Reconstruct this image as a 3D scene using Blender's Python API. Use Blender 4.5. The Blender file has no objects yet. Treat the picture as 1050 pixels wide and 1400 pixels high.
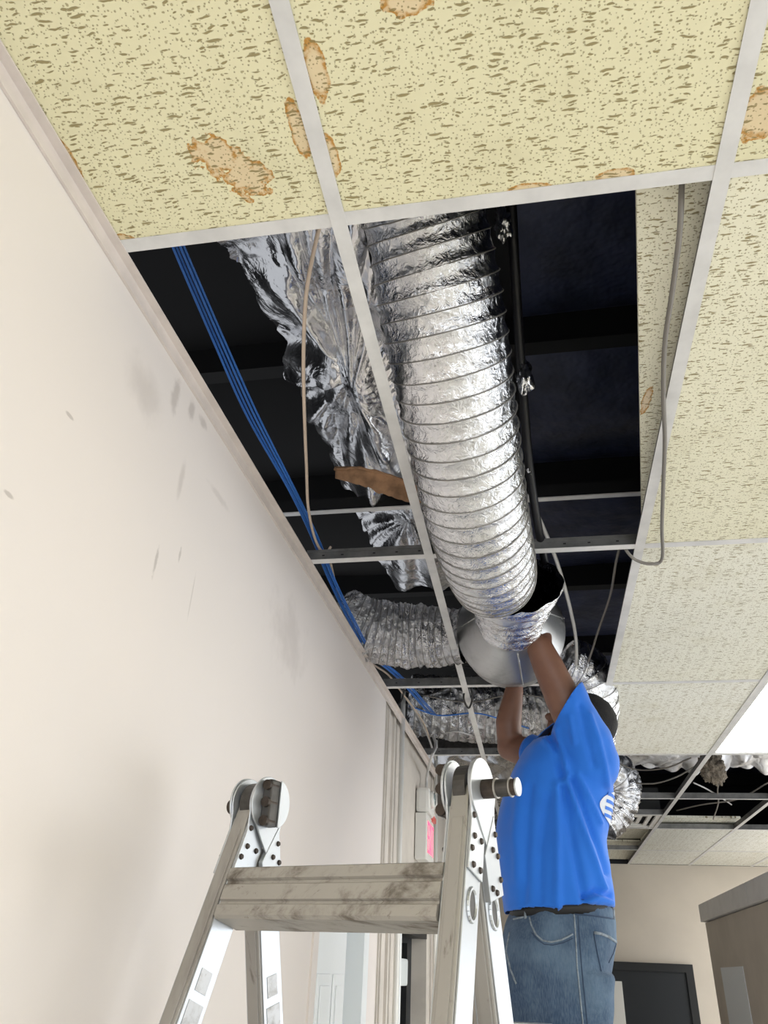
import bpy, bmesh, math, random
import numpy as np
from mathutils import Vector, Matrix, noise as mnoise
from mathutils.bvhtree import BVHTree
random.seed(7)
SC = bpy.context.scene
COL = SC.collection

# ------------------------------------------------------------------ camera
F = 1050.43
CAM = Vector((0.26614, -0.82032, 1.87120))
ROT = Matrix(((0.98386770, 0.05716230, 0.16951937),
              (0.17467019, -0.51171982, -0.84120933),
              (0.03866096, 0.85724868, -0.51344916)))
cd = bpy.data.cameras.new('camera'); cam = bpy.data.objects.new('camera', cd); COL.objects.link(cam)
cam.matrix_world = Matrix.Translation(CAM) @ ROT.to_4x4()
cd.sensor_fit = 'VERTICAL'; cd.sensor_height = 36.0; cd.lens = 36.0 * F / 1400.0
cd.clip_start = 0.02; cd.clip_end = 100
SC.camera = cam

# ------------------------------------------------------------------ world, lights, exposure
SC.view_settings.view_transform = 'Standard'; SC.view_settings.look = 'None'
SC.view_settings.gamma = 1.0; SC.view_settings.use_curve_mapping = False
SC.view_settings.exposure = 0.02
wd = bpy.data.worlds.new('world'); SC.world = wd; wd.use_nodes = True
wb = wd.node_tree.nodes['Background']
wb.inputs[0].default_value = (0.93, 0.96, 1.0, 1); wb.inputs[1].default_value = .6
def area(name, loc, rot, sx, sy, power, color):
    l = bpy.data.lights.new(name, 'AREA'); l.shape = 'RECTANGLE'; l.size = sx; l.size_y = sy
    l.energy = power; l.color = color
    o = bpy.data.objects.new(name, l); COL.objects.link(o); o.location = loc; o.rotation_euler = rot
    return o
# daylight entering by the shop windows behind the photographer and an added one on the right, brightening the far end
area('daylight_back_window', (2.2, -4.62, 1.35), (math.radians(90), 0, 0), 4.6, 2.1, 105, (0.92, 0.96, 1.0))
area('added_side_daylight', (5.62, 2.7, 1.35), (math.radians(90), 0, math.radians(90)), 9.4, 2.1, 190, (0.92, 0.96, 1.0))
LAMP_STRENGTH = 11.0

# ------------------------------------------------------------------ pixel helpers (1050 x 1400 photo)
H = 2.95          # ceiling height
T = 0.61          # tile width, length is 2T
def ray(x, y): return ROT @ Vector(((x - 525) / F, -(y - 700) / F, -1.0))
def at(x, y, t): return CAM + ray(x, y) * t
def onz(x, y, z=H):
    d = ray(x, y); return CAM + d * ((z - CAM.z) / d.z)
def onx(x, y, X):
    d = ray(x, y); return CAM + d * ((X - CAM.x) / d.x)
def ony(x, y, Y):
    d = ray(x, y); return CAM + d * ((Y - CAM.y) / d.y)
WA, WB = -0.410, 0.0195          # left wall: x = WA + WB*y
def onwall(x, y, off=0.0):
    d = ray(x, y); t = (WA + off + WB * CAM.y - CAM.x) / (d.x - WB * d.y)
    return CAM + d * t
def wx(y): return WA + WB * y

# ------------------------------------------------------------------ materials
def newmat(name):
    m = bpy.data.materials.new(name); m.use_nodes = True
    nt = m.node_tree; b = nt.nodes['Principled BSDF']
    return m, nt, b
def N(nt, typ, **kw):
    n = nt.nodes.new(typ)
    for k, v in kw.items():
        if k.startswith('i_'):
            key = k[2:]
            n.inputs[int(key) if key.isdigit() else key.replace('_', ' ')].default_value = v
        else: setattr(n, k, v)
    return n
def L(nt, a, b): nt.links.new(a, b)
def mathn(nt, op, a, b=None, clamp=False):
    n = nt.nodes.new('ShaderNodeMath'); n.operation = op; n.use_clamp = clamp
    for i, v in enumerate((a, b)):
        if v is None: continue
        if isinstance(v, (int, float)): n.inputs[i].default_value = v
        else: nt.links.new(v, n.inputs[i])
    return n.outputs[0]
def ramp(nt, val, a, b, c=0.0, d=1.0, smooth=True):
    n = nt.nodes.new('ShaderNodeMapRange'); n.interpolation_type = 'SMOOTHSTEP' if smooth else 'LINEAR'
    nt.links.new(val, n.inputs[0])
    for i, v in zip((1, 2, 3, 4), (a, b, c, d)): n.inputs[i].default_value = v
    return n.outputs[0]
def mixc(nt, fac, a, b):
    n = nt.nodes.new('ShaderNodeMix'); n.data_type = 'RGBA'
    if isinstance(fac, (int, float)): n.inputs[0].default_value = fac
    else: nt.links.new(fac, n.inputs[0])
    for i, v in ((6, a), (7, b)):
        if isinstance(v, tuple): n.inputs[i].default_value = (*v[:3], 1)
        else: nt.links.new(v, n.inputs[i])
    return n.outputs[2]
def noise(nt, vec, scale, detail=3, rough=.5, dist=0):
    n = N(nt, 'ShaderNodeTexNoise'); n.inputs['Scale'].default_value = scale; n.inputs['Detail'].default_value = detail
    n.inputs['Roughness'].default_value = rough; n.inputs['Distortion'].default_value = dist
    if vec is not None: nt.links.new(vec, n.inputs['Vector'])
    return n.outputs['Fac']
def bump(nt, b, height, strength=.3, dist=.01):
    n = N(nt, 'ShaderNodeBump'); n.inputs['Strength'].default_value = strength; n.inputs['Distance'].default_value = dist
    nt.links.new(height, n.inputs['Height']); nt.links.new(n.outputs[0], b.inputs['Normal'])
def plain(name, col, rough=.5, metal=0, var=.0, vscale=12, bmp=0, bscale=60, bdist=.002, coord='Object', var2=None):
    m, nt, b = newmat(name)
    b.inputs['Roughness'].default_value = rough; b.inputs['Metallic'].default_value = metal
    b.inputs['Base Color'].default_value = (*col, 1)
    tc = N(nt, 'ShaderNodeTexCoord').outputs[coord]
    if var:
        f = ramp(nt, noise(nt, tc, vscale, 4, .6), .35, .7)
        dark = var2 or tuple(c * (1 - var) for c in col)
        L(nt, mixc(nt, f, col, dark), b.inputs['Base Color'])
    if bmp: bump(nt, b, noise(nt, tc, bscale, 3), bmp, bdist)
    return m
def worldpos(nt): return N(nt, 'ShaderNodeNewGeometry').outputs['Position']
def blob(nt, pos, c, r, stretch, ang, namp, nscale):
    """distance field of an irregular stain round world point c; 1 on its edge"""
    mp = N(nt, 'ShaderNodeMapping'); mp.vector_type = 'TEXTURE'
    L(nt, pos, mp.inputs[0]); mp.inputs['Location'].default_value = c
    mp.inputs['Rotation'].default_value = ang; mp.inputs['Scale'].default_value = stretch
    ln = N(nt, 'ShaderNodeVectorMath', operation='LENGTH'); L(nt, mp.outputs[0], ln.inputs[0])
    d = mathn(nt, 'DIVIDE', ln.outputs['Value'], r)
    n = mathn(nt, 'MULTIPLY', mathn(nt, 'SUBTRACT', noise(nt, pos, nscale, 3, .55), .5), namp)
    return mathn(nt, 'ADD', d, n)

def tile_material():
    m, nt, b = newmat('fissured_tile'); pos = worldpos(nt)
    b.inputs['Roughness'].default_value = .92
    wn = N(nt, 'ShaderNodeTexNoise'); wn.inputs['Scale'].default_value = 42; wn.inputs['Detail'].default_value = 2; L(nt, pos, wn.inputs['Vector'])
    sub = N(nt, 'ShaderNodeVectorMath', operation='SUBTRACT'); L(nt, wn.outputs['Color'], sub.inputs[0]); sub.inputs[1].default_value = (.5, .5, .5)
    sc = N(nt, 'ShaderNodeVectorMath', operation='MULTIPLY'); L(nt, sub.outputs[0], sc.inputs[0]); sc.inputs[1].default_value = (.014, .0105, 0)
    wp = N(nt, 'ShaderNodeVectorMath', operation='ADD'); L(nt, pos, wp.inputs[0]); L(nt, sc.outputs[0], wp.inputs[1])
    def vor(vec, sx, sy, thr, soft, keep, loc=(0, 0, 0)):
        mp = N(nt, 'ShaderNodeMapping'); L(nt, vec, mp.inputs[0]); mp.inputs['Scale'].default_value = (sx, sy, 0); mp.inputs['Location'].default_value = loc
        v = N(nt, 'ShaderNodeTexVoronoi', voronoi_dimensions='2D'); v.inputs['Scale'].default_value = 1; L(nt, mp.outputs[0], v.inputs['Vector'])
        sp = N(nt, 'ShaderNodeSeparateColor'); L(nt, v.outputs['Color'], sp.inputs[0])
        k = mathn(nt, 'GREATER_THAN', sp.outputs[0], keep)
        size = mathn(nt, 'MULTIPLY', mathn(nt, 'ADD', sp.outputs[1], .55), thr)
        a = mathn(nt, 'SUBTRACT', size, v.outputs['Distance'])
        return mathn(nt, 'MULTIPLY', ramp(nt, a, -soft, soft), k)
    fis = vor(wp.outputs[0], 20, 104, .140, .045, .42)
    fis2 = vor(wp.outputs[0], 44, 130, .15, .045, .62, (3.3, 7.1, 0))
    pin = vor(pos, 132, 132, .115, .05, .20, (1.7, .3, 0))
    pin2 = vor(pos, 90, 90, .115, .04, .35, (5.7, 9.3, 0))
    hole = mathn(nt, 'MAXIMUM', mathn(nt, 'MAXIMUM', fis, fis2), mathn(nt, 'MULTIPLY', mathn(nt, 'MAXIMUM', pin, pin2), .75))
    # tile tone: slight random ageing, plus the light's warm-to-pale drift painted by row
    oi = N(nt, 'ShaderNodeObjectInfo')
    sepc = N(nt, 'ShaderNodeSeparateColor'); L(nt, oi.outputs['Color'], sepc.inputs[0])
    base = mixc(nt, sepc.outputs[0], (.86, .86, .81), (.80, .76, .515))
    grime = ramp(nt, noise(nt, pos, 5.5, 5, .65), .5, .78, 0, .28)
    base = mixc(nt, grime, base, (.52, .47, .28))
    stains = []   # px, radius, stretch, noise amplitude
    for (x, y), r, st, ang, na, ns in [((298, 214), .032, (1.3, 1, 50), .5, 2.3, 42), ((340, 245), .036, (1.1, 1, 50), .3, 2.3, 42),
                                       ((432, 100), .030, (.55, 1.5, 50), 0, .8, 40), ((452, 215), .026, (.5, 1.5, 50), 0, .9, 45),
                                       ((408, 180), .026, (.5, 1.9, 50), 0, .8, 45), ((84, 217), .034, (.6, 1.5, 50), 0, .9, 40),
                                       ((722, 262), .024, (1.5, .6, 50), 0, .8, 50), ((842, 240), .020, (1.4, .6, 50), 0, .8, 50),
                                       ((1040, 158), .036, (1.0, 1.1, 50), 0, .9, 40), ((160, 330), .02, (1.4, .6, 50), 0, .8, 50),
                                       ((888, 570), .02, (.5, 2.4, 50), .1, 1.2, 45), ((556, 3), .025, (1.4, .8, 50), 0, 1., 45)]:
        c = onz(x, y)
        d = blob(nt, pos, (c.x, c.y, H), r, st, (0, 0, ang), na, ns)
        stains.append(d)
    dm = stains[0]
    for d in stains[1:]: dm = mathn(nt, 'MINIMUM', dm, d)
    fill = ramp(nt, dm, 1.02, .96, 0, .42)
    fine = noise(nt, pos, 130, 3, .6)
    ring = mathn(nt, 'MULTIPLY', ramp(nt, dm, .60, .92), ramp(nt, dm, 1.06, .98))
    ring = mathn(nt, 'MULTIPLY', ring, ramp(nt, fine, .36, .56, .30, 1.0))
    base = mixc(nt, fill, base, (.72, .45, .24))
    base = mixc(nt, ring, base, (.50, .25, .05))
    col = mixc(nt, mathn(nt, 'MULTIPLY', hole, .85), base, (.25, .195, .07))
    L(nt, col, b.inputs['Base Color'])
    bump(nt, b, mathn(nt, 'SUBTRACT', 1.0, hole), .5, .003)
    return m
def wall_material():
    m, nt, b = newmat('painted_wall'); pos = worldpos(nt)
    b.inputs['Roughness'].default_value = .6
    base = mixc(nt, ramp(nt, noise(nt, pos, 1.6, 3), .3, .7), (.80, .735, .69), (.775, .72, .685))
    def dirt_shadow(base, x, y, r, st, amt, col, na=1.2, ns=14, soft=.7, ang=(0, 0, 0)):
        c = onwall(x, y)
        d = blob(nt, pos, c, r, st, ang, na, ns)
        return mixc(nt, ramp(nt, d, 1.0 + soft * .4, 1.0 - soft, 0, amt), base, col)
    g = (.40, .35, .32)
    base = dirt_shadow(base, 195, 530, .055, (50, 1.2, .9), .33, g, 1.6, 16, .9)
    base = dirt_shadow(base, 240, 540, .022, (50, .8, 2.0), .5, g, 1.2, 40, .6)
    base = dirt_shadow(base, 262, 560, .016, (50, 1, 1.6), .5, g, 1.2, 50, .6)
    base = dirt_shadow(base, 278, 578, .016, (50, 1.4, .8), .45, g, 1.2, 50, .6)
    base = dirt_shadow(base, 248, 655, .016, (50, .7, 3), .35, g, 1., 40, .7)
    base = dirt_shadow(base, 213, 768, .012, (50, .5, 2.6), .5, (.33, .29, .26), 1.6, 90, .5)
    base = dirt_shadow(base, 246, 758, .008, (50, .5, 2.4), .45, (.33, .29, .26), 1.4, 90, .5)
    base = dirt_shadow(base, 262, 815, .004, (50, .7, 14), .35, g, .4, 60, .5)
    base = dirt_shadow(base, 95, 568, .004, (50, 3, 1), .6, g, .6, 90, .4)
    base = dirt_shadow(base, 12, 676, .004, (50, 3, 1), .6, g, .8, 90, .4)
    base = dirt_shadow(base, 395, 870, .10, (50, 1.7, 1.0), .28, g, 2.2, 14, .9)
    base = dirt_shadow(base, 300, 680, .016, (50, 4.0, .6), .25, g, 1.2, 40, .7)
    base = dirt_shadow(base, 60, 1225, .05, (50, 1.2, 2.0), .10, (.5, .46, .43), .3, 8, .95)  # soft grey shadow painted into the lower wall colour
    L(nt, base, b.inputs['Base Color'])
    bump(nt, b, noise(nt, pos, 160, 2), .08, .002)
    return m
def foil_material(name, scale, strength, rough=.17, col=(.86, .87, .89), fine=.35):
    m, nt, b = newmat(name); tc = N(nt, 'ShaderNodeTexCoord').outputs['Object']
    b.inputs['Metallic'].default_value = 1; b.inputs['Base Color'].default_value = (*col, 1); b.inputs['Roughness'].default_value = rough
    w = N(nt, 'ShaderNodeTexNoise'); w.inputs['Scale'].default_value = scale * .5; L(nt, tc, w.inputs['Vector'])
    mx = N(nt, 'ShaderNodeVectorMath', operation='MULTIPLY_ADD'); L(nt, w.outputs['Color'], mx.inputs[0]); mx.inputs[1].default_value = (.8 / scale,) * 3; L(nt, tc, mx.inputs[2])
    v = N(nt, 'ShaderNodeTexVoronoi', feature='F1'); v.inputs['Scale'].default_value = scale; L(nt, mx.outputs[0], v.inputs['Vector'])
    n1 = noise(nt, mx.outputs[0], scale * 1.6, 4, .55, .6)
    rid = mathn(nt, 'ABSOLUTE', mathn(nt, 'SUBTRACT', n1, .5))
    h = mathn(nt, 'ADD', mathn(nt, 'MULTIPLY', v.outputs['Distance'], .8), mathn(nt, 'MULTIPLY', rid, fine * 4))
    bump(nt, b, h, strength, .35 / scale)
    L(nt, ramp(nt, noise(nt, tc, 9, 3), .3, .75, rough * .7, rough * 1.7), b.inputs['Roughness'])
    return m
def metal_dirty(name, col, dark, rough=.42, metal=.85, scale=(9, 9, 9), amt=(.5, .75)):
    m, nt, b = newmat(name); tc = N(nt, 'ShaderNodeTexCoord').outputs['Object']
    mp = N(nt, 'ShaderNodeMapping'); L(nt, tc, mp.inputs[0]); mp.inputs['Scale'].default_value = scale
    f = ramp(nt, noise(nt, mp.outputs[0], 1.0, 6, .68, .3), amt[0], amt[1])
    f2 = ramp(nt, noise(nt, mp.outputs[0], 4.2, 5, .7, .8), .60, .72, 0, .7)
    c = mixc(nt, mathn(nt, 'MAXIMUM', f, f2), col, dark)
    L(nt, c, b.inputs['Base Color']); b.inputs['Metallic'].default_value = metal
    L(nt, ramp(nt, f, 0, 1, rough, rough + .25), b.inputs['Roughness'])
    bump(nt, b, noise(nt, mp.outputs[0], 14, 3), .08, .001)
    return m
def denim_material():
    m, nt, b = newmat('washed_denim'); tc = N(nt, 'ShaderNodeTexCoord').outputs['Object']
    b.inputs['Roughness'].default_value = .9
    f = ramp(nt, noise(nt, tc, 7, 4, .6), .34, .68)
    c = mixc(nt, f, (.030, .062, .120), (.085, .140, .215))
    mp = N(nt, 'ShaderNodeMapping'); L(nt, tc, mp.inputs[0]); mp.inputs['Scale'].default_value = (420, 420, 60)
    c = mixc(nt, ramp(nt, noise(nt, mp.outputs[0], 1, 2), .35, .7, 0, .35), c, (.16, .21, .28))
    L(nt, c, b.inputs['Base Color'])
    bump(nt, b, mathn(nt, 'ADD', noise(nt, tc, 28, 4, .6), mathn(nt, 'MULTIPLY', noise(nt, tc, 300, 2), .1)), .35, .008)
    return m
def shirt_material():
    m, nt, b = newmat('blue_cotton'); tc = N(nt, 'ShaderNodeTexCoord').outputs['Object']; pos = worldpos(nt)
    b.inputs['Roughness'].default_value = .8
    try: b.inputs['Sheen Weight'].default_value = .15
    except Exception: pass
    c = mixc(nt, ramp(nt, noise(nt, tc, 5, 3), .3, .7), (.006, .140, .63), (.008, .158, .69))
    L(nt, c, b.inputs['Base Color'])
    bump(nt, b, mathn(nt, 'ADD', noise(nt, tc, 9, 3), mathn(nt, 'MULTIPLY', noise(nt, tc, 600, 1), .03)), .18, .012)
    return m
def skin_material():
    m, nt, b = newmat('brown_skin'); tc = N(nt, 'ShaderNodeTexCoord').outputs['Object']
    b.inputs['Roughness'].default_value = .45
    c = mixc(nt, ramp(nt, noise(nt, tc, 10, 4), .3, .7), (.155, .068, .042), (.20, .095, .060))
    L(nt, c, b.inputs['Base Color'])
    try:
        b.inputs['Subsurface Weight'].default_value = .06; b.inputs['Subsurface Radius'].default_value = (.01, .004, .002)
    except Exception: pass
    bump(nt, b, noise(nt, tc, 180, 3), .12, .001)
    return m
def emit_material(name, col, s):
    m, nt, b = newmat(name); b.inputs['Base Color'].default_value = (*col, 1)
    b.inputs['Emission Color'].default_value = (*col, 1); b.inputs['Emission Strength'].default_value = s
    return m
M = {}
M['tile'] = tile_material(); M['wall'] = wall_material()
M['grid'] = plain('white_painted_steel', (.74, .735, .725), .45, 0, .16, 9)
M['web'] = plain('bare_galvanised_web', (.23, .23, .225), .5, .55, .35, 14)
M['trim'] = plain('wall_angle_paint', (.70, .63, .585), .55, 0, .10, 16)
M['farwall'] = plain('beige_wall_paint', (.60, .54, .46), .7, 0, .06, 2, .08, 120)
M['panelwall'] = plain('cream_panel_paint', (.66, .61, .55), .6, 0, .14, 5, .05, 90)
M['floor'] = plain('pale_vinyl_floor', (.62, .60, .56), .35, 0, .12, 5)
M['foil'] = foil_material('crinkled_foil_jacket', 40, .42, .2, (.76, .77, .80), .6)
M['sheet'] = foil_material('draped_foil', 9, .22, .19, (.80, .80, .82), .30)
M['sheetold'] = foil_material('matt_foil', 9, .3, .42, (.84, .85, .88), .3)
M['foilold'] = foil_material('dull_foil', 26, .8, .26, (.62, .62, .64), .4)
M['wire'] = plain('duct_wire', (.26, .25, .235), .45, .5)
M['black'] = plain('black_void', (.006, .007, .010), .8)
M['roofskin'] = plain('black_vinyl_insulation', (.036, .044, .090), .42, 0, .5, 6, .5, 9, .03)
M['roofunlit'] = plain('unlit_vinyl_insulation', (.002, .002, .003), .9)  # unlit copy of the roof insulation, darkness painted into its colour
M['beam'] = plain('dark_steel_purlin', (.002, .002, .003), .8)
M['galv'] = metal_dirty('galvanised_sheet', (.50, .51, .52), (.33, .33, .33), .36, .85, (5, 5, 5), (.45, .8))
M['alum'] = metal_dirty('weathered_aluminium', (.40, .385, .36), (.17, .15, .13), .45, .6, (7, 7, 2.2), (.52, .85))
M['alumdirt'] = metal_dirty('grimy_aluminium', (.43, .41, .375), (.15, .125, .10), .5, .6, (9, 30, 12), (.46, .72))
M['alumbright'] = metal_dirty('bright_aluminium', (.53, .555, .585), (.50, .49, .48), .34, .7, (12, 12, 6), (.6, .9))
M['label'] = metal_dirty('scuffed_label', (.60, .61, .63), (.34, .33, .32), .5, .3, (30, 30, 30), (.45, .8))
M['rust'] = plain('rusted_steel', (.075, .058, .048), .55, .6, .5, 40)
M['steel'] = plain('dark_lock_steel', (.09, .085, .08), .42, .7, .4, 30)
M['bluecable'] = plain('blue_cable', (.03, .16, .55), .45)
M['cream'] = plain('cream_cable', (.62, .50, .40), .5)
M['grey'] = plain('grey_brown_cable', (.20, .185, .165), .5)
M['white'] = plain('white_plastic', (.80, .79, .75), .45)
M['whitecable'] = plain('white_cable', (.62, .61, .60), .45)
M['black_tube'] = plain('black_tube_skin', (.004, .004, .006), .5)
M['blackcable'] = plain('black_cable', (.012, .012, .014), .5)
M['kraft'] = plain('kraft_paper', (.40, .225, .12), .8, 0, .5, 18, .4, 40, .006)
M['skin'] = skin_material(); M['shirt'] = shirt_material(); M['denim'] = denim_material()
M['hair'] = plain('short_black_hair', (.010, .009, .009), .85, 0, .3, 80, .9, 260, .004)
M['belt'] = plain('black_belt', (.006, .006, .007), .6)
M['stitch'] = plain('pale_denim_seam', (.26, .31, .36), .85, 0, .45, 90)
M['darkdenim'] = plain('dark_denim_seam', (.035, .06, .11), .9)
M['shoe'] = plain('dark_work_shoe', (.03, .026, .024), .6)
M['print'] = plain('white_shirt_print', (.62, .66, .72), .7)
M['doorwhite'] = plain('white_door_paint', (.88, .91, .92), .4)
M['doorgrey'] = plain('pale_grey_paint', (.66, .70, .71), .5)
M['doordark'] = plain('dark_door_paint', (.006, .009, .013), .55)
M['frameblack'] = plain('black_door_frame', (.004, .005, .006), .5)
M['lamp'] = emit_material('lit_diffuser', (1.0, .98, .95), LAMP_STRENGTH)
M['red'] = emit_material('lit_red_legend', (1.0, .12, .25), 1.1)
M['lens'] = plain('clear_lamp_lens', (.45, .55, .55), .12, .4)
M['redlens'] = plain('red_plastic', (.75, .16, .14), .35)
M['soffit'] = plain('grey_beam_paint', (.70, .69, .69), .6, 0, .08, 6)
M['partition'] = plain('taupe_wall_paint', (.54, .49, .43), .65, 0, .10, 3)
M['paper'] = plain('white_paper', (.72, .76, .80), .6)
M['fluff'] = plain('torn_fibreglass', (.42, .36, .29), .95, 0, .4, 60, 1, 90, .02)
M['glass'] = newmat('window_glass')[0]
_b = M['glass'].node_tree.nodes['Principled BSDF']; _b.inputs['Transmission Weight'].default_value = 1; _b.inputs['Roughness'].default_value = 0; _b.inputs['IOR'].default_value = 1.05

# ------------------------------------------------------------------ mesh helpers
def link(name, me, mat, parent=None, smooth=False):
    o = bpy.data.objects.new(name, me); COL.objects.link(o)
    if mat is not None and not me.materials: me.materials.append(mat)
    if smooth:
        for p in me.polygons: p.use_smooth = True
    if parent is not None:
        o.parent = parent; o.matrix_parent_inverse = Matrix.Identity(4)
    return o
def pyd(name, vs, fs, mat, parent=None, smooth=False):
    me = bpy.data.meshes.new(name); me.from_pydata([tuple(v) for v in vs], [], fs); me.update()
    return link(name, me, mat, parent, smooth)
def frombm(name, bm, mat, parent=None, smooth=False):
    bmesh.ops.recalc_face_normals(bm, faces=bm.faces[:])
    me = bpy.data.meshes.new(name); bm.to_mesh(me); bm.free()
    return link(name, me, mat, parent, smooth)
def bm_box(bm, lo, hi, mtx=None, bev=0):
    lo = Vector(lo); hi = Vector(hi); c = (lo + hi) / 2; s = hi - lo
    m = Matrix.Translation(c) @ Matrix.Diagonal((s.x, s.y, s.z, 1))
    if mtx is not None: m = mtx @ m
    g = bmesh.ops.create_cube(bm, size=1, matrix=m)
    if bev:
        es = list({e for v in g['verts'] for e in v.link_edges})
        bmesh.ops.bevel(bm, geom=es, offset=bev, segments=2, affect='EDGES', profile=.6)
def box(name, lo, hi, mat, parent=None, bev=0, mtx=None):
    bm = bmesh.new(); bm_box(bm, lo, hi, mtx, bev); return frombm(name, bm, mat, parent)
def bm_cyl(bm, a, b, r1, r2=None, n=20, caps=True):
    a = Vector(a); b = Vector(b); d = b - a
    q = d.to_track_quat('Z', 'Y').to_matrix().to_4x4()
    bmesh.ops.create_cone(bm, cap_ends=caps, segments=n, radius1=r1, radius2=r1 if r2 is None else r2, depth=d.length,
                          matrix=Matrix.Translation((a + b) / 2) @ q)
def cyl(name, a, b, r, mat, parent=None, r2=None, n=20, smooth=True):
    bm = bmesh.new(); bm_cyl(bm, a, b, r, r2, n); o = frombm(name, bm, mat, parent)
    if smooth:
        for p in o.data.polygons: p.use_smooth = len(p.vertices) == 4
    return o
def bm_ball(bm, c, r, rot=None, n=16):
    r = Vector((r, r, r)) if isinstance(r, (int, float)) else Vector(r)
    m = Matrix.Translation(Vector(c))
    if rot is not None: m = m @ rot.to_4x4()
    bmesh.ops.create_uvsphere(bm, u_segments=n, v_segments=n * 2 // 3, radius=1, matrix=m @ Matrix.Diagonal((*r, 1)))
def catmull(pts, per=8):
    pts = [Vector(p) for p in pts]; out = []
    P = [pts[0] * 2 - pts[1]] + pts + [pts[-1] * 2 - pts[-2]]
    for i in range(1, len(P) - 2):
        a, b, c, d = P[i - 1:i + 3]
        for k in range(per):
            t = k / per
            out.append(.5 * ((2 * b) + (c - a) * t + (2 * a - 5 * b + 4 * c - d) * t * t + (3 * b - a - 3 * c + d) * t ** 3))
    out.append(pts[-1]); return out
def frames(pts):
    n = len(pts); tg = []
    for i in range(n):
        t = pts[min(i + 1, n - 1)] - pts[max(i - 1, 0)]; tg.append(t.normalized() if t.length > 1e-9 else Vector((0, 0, 1)))
    u = tg[0].orthogonal().normalized(); fr = []
    for i in range(n):
        u = (u - tg[i] * u.dot(tg[i])).normalized(); fr.append((u.copy(), tg[i].cross(u)))
    return fr
def tube(name, pts, r, mat, parent=None, n=8, per=8, smooth=True):
    ps = catmull(pts, per) if per else [Vector(p) for p in pts]
    fr = frames(ps); vs = []; fs = []
    for i, p in enumerate(ps):
        rr = r if isinstance(r, (int, float)) else r[0] + (r[1] - r[0]) * i / (len(ps) - 1)
        for k in range(n):
            a = 2 * math.pi * k / n; vs.append(p + (fr[i][0] * math.cos(a) + fr[i][1] * math.sin(a)) * rr)
    for i in range(len(ps) - 1):
        for k in range(n):
            fs.append((i * n + k, i * n + (k + 1) % n, (i + 1) * n + (k + 1) % n, (i + 1) * n + k))
    fs.append(tuple(range(n - 1, -1, -1))); fs.append(tuple(range((len(ps) - 1) * n, len(ps) * n)))
    return pyd(name, vs, fs, mat, parent, smooth)
def prism(name, poly, mtx, depth, mat, parent=None, bev=0):
    """poly in the local xy plane of mtx, extruded along local z"""
    bm = bmesh.new()
    f = bm.faces.new([bm.verts.new((x, y, 0)) for x, y in poly])
    r = bmesh.ops.extrude_face_region(bm, geom=[f])
    bmesh.ops.translate(bm, verts=[v for v in r['geom'] if isinstance(v, bmesh.types.BMVert)], vec=(0, 0, depth))
    if bev: bmesh.ops.bevel(bm, geom=bm.edges[:], offset=bev, segments=1, affect='EDGES')
    bmesh.ops.transform(bm, matrix=mtx, verts=bm.verts[:])
    return frombm(name, bm, mat, parent)
def empty(name, loc=(0, 0, 0)):
    o = bpy.data.objects.new(name, None); COL.objects.link(o); o.location = loc; o.empty_display_size = .1; return o
def tag(o, label=None, cat=None, group=None, kind=None):
    if label: o['label'] = label
    if cat: o['category'] = cat
    if group: o['group'] = group
    if kind: o['kind'] = kind
    return o
def mtx_axes(o, x, y, z):
    return Matrix(((x[0], y[0], z[0], o[0]), (x[1], y[1], z[1], o[1]), (x[2], y[2], z[2], o[2]), (0, 0, 0, 1)))
def fb(p, s=1.0, o=4):  # fractal noise
    return mnoise.fractal(Vector(p) * s, 0.9, 2.1, o)

# ================================================================== ROOM SHELL
XR, YB, YF = 5.5, -4.5, 8.36
st = tag(box('floor', (-.62, YB - .1, -.05), (XR + .1, YF + .1, 0), M['floor']), kind='structure')
def wallseg(name, y0, y1, z0, z1, mat, off=0.0, th=.14, parent=None):
    vs = []
    for y in (y0, y1):
        for dx in (off, -th):
            for z in (z0, z1): vs.append((wx(y) + dx, y, z))
    fs = [(0, 1, 5, 4), (2, 6, 7, 3), (0, 2, 3, 1), (4, 5, 7, 6), (0, 4, 6, 2), (1, 3, 7, 5)]
    o = pyd(name, vs, fs, mat, parent)
    bm = bmesh.new(); bm.from_mesh(o.data); bmesh.ops.recalc_face_normals(bm, faces=bm.faces[:]); bm.to_mesh(o.data); bm.free()
    return o
DY0, DY1 = 1.66, 2.34        # white door opening
WE = 2.53                    # end of the plastered wall
w = tag(wallseg('wall_left', YB, DY0, 0, H, M['wall']), kind='structure')
wallseg('wall_over_door', DY0, DY1, 2.03, H, M['wall'], parent=w)
wallseg('wall_pier', DY1, WE, 0, H, M['wall'], parent=w)
# panelled part of the same wall beyond, set back a little
BY0, BY1 = 3.04, 3.84
w2 = tag(wallseg('wall_left_panelled', WE, BY0, 0, H - .0, M['panelwall'], -.02), kind='structure')
wallseg('wall_panel', BY0, BY1, 2.05, H, M['panelwall'], -.02, parent=w2)
wallseg('wall_panel', BY1, YF, 0, H, M['panelwall'], -.02, parent=w2)
for y in (2.66, 2.80, 4.2, 5.4, 6.6):
    wallseg('batten', y, y + .028, 0, H, M['panelwall'], -.008, .02, w2)
for k, y in enumerate((2.56, 2.60)):
    wallseg('corner_bead', y, y + .012, 0, H, M['panelwall'], -.006, .02, w2)
tag(box('wall_far', (-.7, YF, 0), (XR + .1, YF + .12, H), M['farwall']), kind='structure')
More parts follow.
